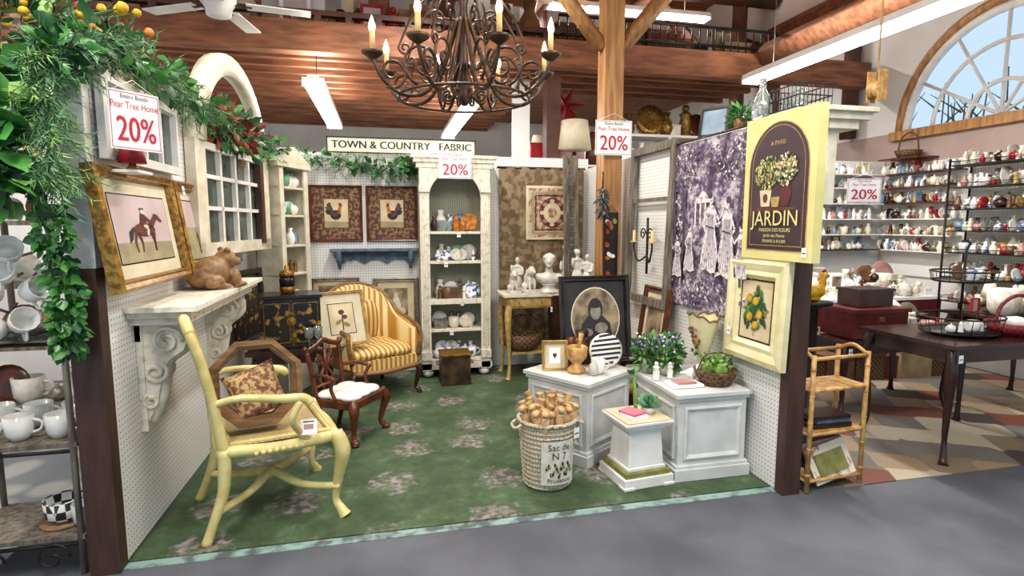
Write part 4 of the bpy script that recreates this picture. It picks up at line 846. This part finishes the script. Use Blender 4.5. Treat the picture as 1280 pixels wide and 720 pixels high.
b=B('stacked_cards_and_bottle',(1.37,2.9,.395));b.box((0,0,.01),(.12,.15,.02),CARD,RZ(15));b.box((.0,0,.028),(.1,.12,.014),PINKI,RZ(25));b.tube([(.06,.08,0),(.06,.09,.1),(.05,.09,.2),(.07,.1,.26)],[.012,.014,.007,.004],GRN3,8,3);b.foliage([(.06,.09,.15),(.07,.1,.24)],.02,10,.06,[GRN1],-.5,.3);b.done()
b=B('glass_bottle',(2.16,2.95,2.082));b.lathe([(.045,0),(.055,.03),(.055,.12),(.02,.19),(.018,.24),(.024,.25)],(0,0,0),GLASS,16);b.done()
b=B('cream_cornice_shelf',(2.33,2.55,1.98),bev=.003);b.box((0,0,.1),(.3,.2,.025),CREAM);b.box((0,0,.07),(.26,.16,.04),CREAM);b.box((-.02,0,.03),(.18,.12,.05),CREAM);b.box((-.06,0,-.18),(.06,.06,.4),CREAM);b.done()
b=B('wire_basket',(2.25,2.75,2.12));
for z in (0,.06,.12):b.tube([(x,y,z) for x,y in ((-.1,-.12),(.1,-.12),(.1,.12),(-.1,.12),(-.1,-.12))],.004,BLACKM,5)
for i in range(9):
    x=-.1+.025*i
    for y in (-.12,.12):b.tube([(x,y,0),(x,y,.12)],.0025,BLACKM,4)
for i in range(9):
    y=-.12+.03*i
    for x in (-.1,.1):b.tube([(x,y,0),(x,y,.12)],.0025,BLACKM,4)
b.box((0,0,-.015),(.2,.24,.02),CREAM);goods(b,(-.04,-.07,0),(.02,.07,0),3,.1,.14,[GLASS,CREAM,PORC]);b.done()
b=B('small_potted_fern',(2.16,3.15,2.082));b.lathe([(.03,0),(.045,.06),(.04,.06)],(0,0,0),TERR,12);b.foliage([(0,0,.07),(0,0,.1)],.06,120,.06,[GRN2,GRN1],-.3,.2);b.done()
b=B('leaning_postcard_frame',(2.16,3.45,2.082),-60,rx=-10);b.M=T(0,0,.1);b.frame(.2,.2,[(0,.01),(0,-.01),(.015,-.01),(.015,.01)],BLACK);b.pane(.18,.18,0,OLDB);b.M=Matrix();b.done()
b=B('bamboo_folding_shelf',(2.45,2.66,.007),4)
for sx in (-.19,.19):
    for sy in (-.1,.1):
        b.tube([(sx,sy,0),(sx,sy,.78)],.013,BAMB,8)
        for z in (.1,.25,.4,.55,.7):b.sph((sx,sy,z),.016,BAMB,6)
    b.tube([(sx,-.1,.76),(sx,0,.8),(sx,.1,.76)],.011,BAMB,6,4)
    for z in (.06,.33,.58):b.tube([(sx,-.1,z),(sx,.1,z)],.01,BAMB,6)
for sy in (-.1,.1):
    for z in (.06,.33,.58,.76):b.tube([(-.19,sy,z),(.19,sy,z)],.011,BAMB,6)
for z in (.33,.58):
    for i in range(9):b.box((0,-.09+i*.0225,z+.01),(.37,.016,.005),BAMB)
b.done()
b=B('stacked_books',(2.45,2.66,.35));b.box((0,0,.015),(.26,.15,.026),DARKW);b.box((.01,0,.04),(.22,.14,.02),BLUEP);b.box((0,0,.062),(.24,.15,.02),DARKW);b.done()
b=B('magazine_rack_contents',(2.46,2.66,.02))
for i,mt in enumerate((FLOR,OLDP,MAROON,BLUW,OLIV)):b.box((0,-.06+i*.028,.13+.01*i),(.28,.008,.2),mt,RX(-22)@RY(6*(i-2)))
b.box((0,-.072,.13),(.2,.004,.12),OLIV,RX(-22)@RY(-12));b.box((0,0,.045),(.34,.18,.01),BAMB);b.done()
# ---------------------------------------------------------------- right neighbouring booth
def qtable(name,loc,rz,w,d,h,mt,r=.028):
    b=B(name,loc,rz,bev=.004);b.box((0,0,h-.012),(w,d,.025),mt);b.box((0,0,h-.07),(w-.1,d-.1,.1),mt)
    for sx in (-1,1):
        for sy in (-1,1):cab(b,sx*(w/2-.06),sy*(d/2-.06),h-.03,mt,sx,sy,r,r*1.1)
    b.tag(-w/2+.05,-d/2-.005,h-.08);b.done()
qtable('queen_anne_table',(3.8,2.98,.007),0,.95,.7,.76,DARKW)
qtable('drop_leaf_table',(3.95,3.82,.007),0,1.1,.6,.6,DARKW)
qtable('queen_anne_table',(5.1,3.4,.007),0,.85,.9,.76,DARKW)
qtable('mahogany_side_table',(2.95,3.95,.007),0,.55,.7,.7,RED_W)
b=B('assorted_glassware',(2.95,3.95,.71));goods(b,(-.2,-.2,0),(.2,-.2,0),5,.1,.22,[GLASS,PORC,SILV,GOLD,OLDP]);goods(b,(-.2,.1,0),(.2,.1,0),5,.15,.4,ANYW,(0,3,5,6,7));b.done()
b=B('red_lacquer_box',(3.75,3.72,.615));b.box((0,0,.1),(.5,.34,.2),MAROON);b.box((0,0,.215),(.53,.37,.03),MAROON);b.box((0,-.172,.15),(.05,.006,.04),GOLD);b.done()
b=B('dark_wooden_box',(3.78,3.75,.85));b.box((0,0,.06),(.32,.22,.12),DARKW);b.box((0,0,.13),(.34,.24,.02),DARKW);b.done()
b=B('red_wicker_basket',(4.1,2.85,.77));b.lathe([(.12,0),(.16,.08),(.15,.08),(.11,.01)],(0,0,0),BASKR,20,sx=1.2);b.tube([(-.18,0,.07),(-.14,0,.2),(0,0,.26),(.14,0,.2),(.18,0,.07)],.012,BASKR,8,4);b.lathe([(.08,.05),(.1,.1),(0,.12)],(0,0,0),PORC,12);b.done()
b=B('iron_fruit_tray',(3.75,2.95,.77))
for z,r in ((.02,.2),(.12,.22),(.36,.16),(.42,.17)):b.tube([(r*cos(2*pi*k/24)*1.2,r*sin(2*pi*k/24),z) for k in range(25)],.006,BLACKM,5)
for k in range(18):
    a=2*pi*k/18;b.tube([(.2*cos(a)*1.2,.2*sin(a),.02),(.22*cos(a)*1.2,.22*sin(a),.12)],.003,BLACKM,4);b.tube([(.16*cos(a)*1.2,.16*sin(a),.36),(.17*cos(a)*1.2,.17*sin(a),.42)],.003,BLACKM,4)
b.lathe([(.19,.01),(.19,.02)],(0,0,0),BLACKM,20,sx=1.2);b.lathe([(.15,.35),(.15,.36)],(0,0,0),BLACKM,20,sx=1.2);b.tube([(0,0,0),(0,0,.55),(.03,0,.6),(0,0,.63)],.008,BLACKM,6)
goods(b,(-.1,0,.36),(.12,0,.36),4,.06,.12,ANYW);goods(b,(-.15,-.05,.02),(.15,-.05,.02),5,.06,.1,ANYW);b.done()
b=B('assorted_tableware',(5.1,3.4,.77))
for y in (-.35,-.15,.05,.25):goods(b,(-.35,y,0),(.35,y,0),7,.1,.28,ANYW,(0,1,2,3,5,6,7,8))
b.done()
b=B('assorted_boxes_and_jars',(4.3,3.85,.612));goods(b,(-.2,0,0),(.15,.0,0),4,.12,.3,ANYW);goods(b,(-.2,-.2,0),(.15,-.2,0),4,.1,.2,ANYW);b.done()
b=B('long_display_table',(4.35,5.15,.007));b.box((0,0,.72),(2.7,.9,.04),CARD);b.box((0,-.45,.58),(2.7,.01,.26),MAROON)
for sx in (-1.25,1.25):
    for sy in (-.33,.33):b.tube([(sx,sy,.7),(sx,sy,0)],.03,DARKW,8)
b.done()
b=B('assorted_tabletop_antiques',(4.35,5.15,.748))
for y in (-.36,-.22,-.08,.06,.2,.34):goods(b,(-1.28,y,0),(1.28,y,0),21,.1,.2+.25*(y+.36),ANYW,(0,1,2,3,4,5,6,7,8))
b.done()
b=B('floor_stacked_wares',(4.3,4.45,.007));goods(b,(-1.2,0,0),(1.2,0,0),8,.25,.5,[WICKB,BRNC,DARKW,BOXC,MAROON,WEATH],(0,4,4,6));b.done()
b=B('wall_rear_right_partition');b.bx(2.3,5.98,5.78,5.84,0,2.25,PEG);b.done()
b=B('wall_display_shelves',(0,5.78,0))
for z in (1.2,1.38,1.56,1.74,1.92,2.08):b.bx(2.35,5.8,-.2,-.005,z-.012,z,DARKW if z<1.3 else WHITE)
b.done()
b=B('assorted_shelf_antiques',(0,5.68,0))
for z in (1.2,1.38,1.56,1.74,1.92,2.08):goods(b,(2.45,-.04,z),(5.7,-.04,z),46,.05,.14,ANYW,(0,1,2,3,5,8));goods(b,(2.45,.05,z),(5.7,.05,z),30,.1,.165,ANYW,(0,2,3,6,8))
b.done()
b=B('side_wall_shelves',(6,0,0))
for z in (1.2,1.38,1.56,1.74,1.92,2.08):b.bx(-.2,-.035,4.75,5.7,z-.012,z,RED_W if z>1.7 else WHITE)
b.bx(-.03,-.001,2.0,5.7,.9,2.2,PEG);b.done()
b=B('assorted_wall_figurines',(5.88,0,0),0)
for z in (1.2,1.38,1.56,1.74,1.92,2.08):goods(b,(-.05,4.8,z),(-.05,5.65,z),18,.05,.13,ANYW,(0,2,3,5,8));goods(b,(.03,4.8,z),(.03,5.65,z),10,.1,.15,ANYW,(0,3,5))
b.done()
def mshelf(x,y,L,h,zs):
    b=B('black_metal_shelving',(x,y,.007))
    for sx in (-.14,.14):
        for sy in (-L/2,L/2):b.tube([(sx,sy,0),(sx,sy,h)],.011,BLACKM,6)
    for z in zs:
        b.box((0,0,z),(.28,L,.01),BLACKM)
        for sy in (-L/2,L/2):b.tube([(-.14,sy,z+.05),(.14,sy,z+.05)],.005,BLACKM,5)
        b.tube([(-.14,-L/2,z+.04),(-.14,L/2,z+.04)],.004,BLACKM,5)
    b.done()
    b=B('assorted_ironstone',(x-.07,y,.013))
    for z in zs:
        n=int(L*17);goods(b,(-.02,-L*.45,z),(-.02,L*.45,z),n,.05,.14,ANYW,(0,1,2,3,5,8));goods(b,(.1,-L*.45,z),(.1,L*.45,z),n-3,.1,.18,ANYW,(0,2,3,5,6))
    b.done()
mshelf(5.8,4.22,.95,2.15,(.4,.7,.95,1.2,1.42,1.64,1.86,2.08));mshelf(5.8,2.95,1.3,2.05,(.4,.7,1.0,1.25,1.5,1.72,1.92))
b=B('yellow_ceramic_rooster',(2.95,3.35,.009));b.lathe([(.14,0),(.12,.03),(.03,.06),(.03,.9),(.12,.93),(.12,.95)],(0,0,0),BLACKM,14);b.M=T(0,0,.95)
b.blob([((0,0,.07),(.08,.05,.055)),((.06,0,.13),(.028,.025,.05)),((.07,0,.18),.026),((-.09,0,.12),(.035,.02,.07)),((0,0,.02),(.04,.04,.02))],YFL,.007,3);b.sph((.07,0,.21),(.02,.006,.016),REDP,8);b.sph((.1,0,.18),(.015,.006,.006),ORNG,6);b.M=Matrix();b.done()
b=B('wooden_pulley_and_rope',(2.9,2.9,2.3));b.tube([(0,0,.1),(.01,0,3.05)],.006,KRAFT,5);b.lathe([(0,-.03),(.05,-.03),(.05,-.01),(.035,0),(.05,.01),(.05,.03),(0,.03)],(0,0,0),BAMB,16,RX(90));b.box((0,-.04,.02),(.06,.01,.18),BAMB);b.box((0,.04,.02),(.06,.01,.18),BAMB);b.done()
b=B('wicker_gathering_basket',(5.84,5.35,2.25));b.lathe([(.1,0),(.14,.08),(.13,.08),(.09,.02)],(0,0,0),WICKB,18);b.tube([(0,-.13,.07),(0,-.1,.22),(0,0,.28),(0,.1,.22),(0,.13,.07)],.009,WICKB,6,4);b.box((0,0,-.01),(.3,.5,.015),RED_W);b.done()
# clutter behind back wall
b=B('red_star_lantern',(2.22,6.85,2.93));pts=[]
for k in range(14):
    a=2*pi*k/14+.2;r=.3 if k%2==0 else .11;pts.append((r*cos(a),0,r*sin(a)))
b.add(pts+[(0,-.07,0),(0,.07,0)],[(k,(k+1)%14,14) for k in range(14)]+[(k,(k+1)%14,15) for k in range(14)],REDP);b.tube([(0,0,.2),(0,0,.44)],.003,INK,4);b.done()
b=B('tall_wood_cabinet',(2.2,6.6,0));b.bx(-.9,.9,-.2,.2,0,2.2,WALLW);b.bx(-.75,-.55,-.25,-.21,0,3.1,WALLW);b.box((0,-.21,2.15),(1.8,.04,.04),RED_W);b.done()
b=B('assorted_vintage_decor',(2.2,6.6,2.2));goods(b,(-.45,0,0),(.8,0,0),9,.2,.42,[BLACKM,BRONZE,REDP,OLDP,PORC,CREAM,RED_W,WICKB],(0,3,4,5,6,7));goods(b,(-.4,.12,0),(.8,.12,0),7,.3,.5,[BLACKM,BRONZE,CREAM,RED_W,WICKB],(0,3,6,7));b.done()
b=B('tall_display_shelf',(3.6,6.9,0));b.bx(-.8,.8,-.2,.2,0,2.3,WALLW);b.bx(-.8,.8,-.2,.2,2.6,2.63,WALLW)
for x in (-.78,0,.78):b.bx(x-.02,x+.02,-.2,.2,2.3,2.6,WALLW)
b.done()
b=B('assorted_hanging_decor',(3.6,6.9,2.3));goods(b,(-.7,-.05,0),(.7,-.05,0),10,.15,.27,[OLDP,PINKI,PORC,CREAM,OLDB,SUCC]);goods(b,(-.7,0,.33),(.7,0,.33),9,.2,.45,[OLDP,BRNC,PORC,CREAM,GOLD,RED_W]);b.done()
b=B('cream_lampshade_lamp',(2.12,6.15,1.95));b.lathe([(.08,0),(.03,.03),(.05,.2),(.02,.36)],(0,0,0),BRONZE,14);b.lathe([(.19,.38),(.15,.7)],(0,0,0),MATB,20);b.bx(-.2,.2,-.2,-.05,-1.95,0,DARKW);b.done()
# ---------------------------------------------------------------- left exterior
b=B('iron_bakers_rack',(-1.53,2.8,0))
for sx in (-.25,.23):
    for sy in (-.18,.18):b.tube([(sx,sy,0),(sx,sy,1.05)],.014,WEATH,6)
for z in (.18,.59,1.05):
    b.box((0,0,z-.01),(.5,.38,.02),WEATH)
    b.tube([(-.25,-.18,z-.04),(.23,-.18,z-.04)],.008,BLACKM,5)
for s in (-1,1):b.tube([(q[0],-.19,q[1]) for q in spiral((s*.12,.09),.07,.01,1.3,0)],.006,BLACKM,5)
b.done()
b=B('white_coffee_mugs',(-1.53,2.8,.592))
for i in range(3):item(b,-.15+.15*i,-.1,0,.13,1,PORC)
for i in range(3):item(b,-.17+.15*i,.08,0,.13,1,PORC)
b.done()
b=B('mug_tree_with_mugs',(-1.5,2.68,1.052));b.lathe([(.12,0),(.12,.015),(.012,.02),(.012,.45),(0,.46)],(0,0,0),WEATH,14)
for k,(a,z) in enumerate(((200,.36),(300,.38),(250,.22),(330,.22),(20,.3),(100,.3),(150,.2),(270,.08),(290,.3),(310,.1))):
    ca,sa=cos(rad(a)),sin(rad(a));b.tube([(0,0,z),(.08*ca,.08*sa,z+.03)],.006,WEATH,5);b.M=T(.13*ca,.13*sa,z-.04)@RZ(a)@RY(70);item(b,0,0,-.04,.12,1,PORC);b.M=Matrix()
b.done()
b=B('checkered_ceramic_bowl',(-1.42,2.75,.182));b.lathe([(.04,0),(.07,.02),(.075,.1),(.07,.1),(.06,.03)],(0,0,.012),mk('black_white_check','#eeeae2','#2a2826',sc=28,kind='checker',ro=.3),20);b.lathe([(.09,0),(.09,.01)],(0,0,0),TERR,20);b.done()
b=B('copper_mug',(-1.31,2.7,.182));item(b,0,0,0,.13,1,GREYP);b.done()
b=B('rustic_display_shelf',(-2.3,4.3,.007))
for x in (-.6,.6):b.box((x,0,.9),(.05,.35,1.8),TEALP)
for z in (.3,.7,1.1,1.5,1.8):b.box((0,0,z),(1.2,.35,.03),WEATH)
b.done()
b=B('assorted_stoneware',(-2.3,4.3,.022))
for z in (.3,.7,1.1,1.5,1.8):goods(b,(-.52,-.05,z),(.52,-.05,z),9,.12,.26)
b.done()
b=B('wall_left_rear_partition');b.bx(-6.8,-1.3,6.1,6.16,0,2.3,WALLW);b.done()
# ---------------------------------------------------------------- world & camera
w=bpy.data.worlds.new('World');SC.world=w;w.use_nodes=True;bg=w.node_tree.nodes['Background'];bg.inputs[0].default_value=(.62,.82,1.0,1);bg.inputs[1].default_value=1.0
cd=bpy.data.cameras.new('Camera');cd.lens=19.69;cd.sensor_width=36;cd.clip_start=.05;co=bpy.data.objects.new('Camera',cd);co.location=(0,0,1.5);co.rotation_euler=(rad(90-6.52),0,rad(-12.8));SC.collection.objects.link(co);SC.camera=co
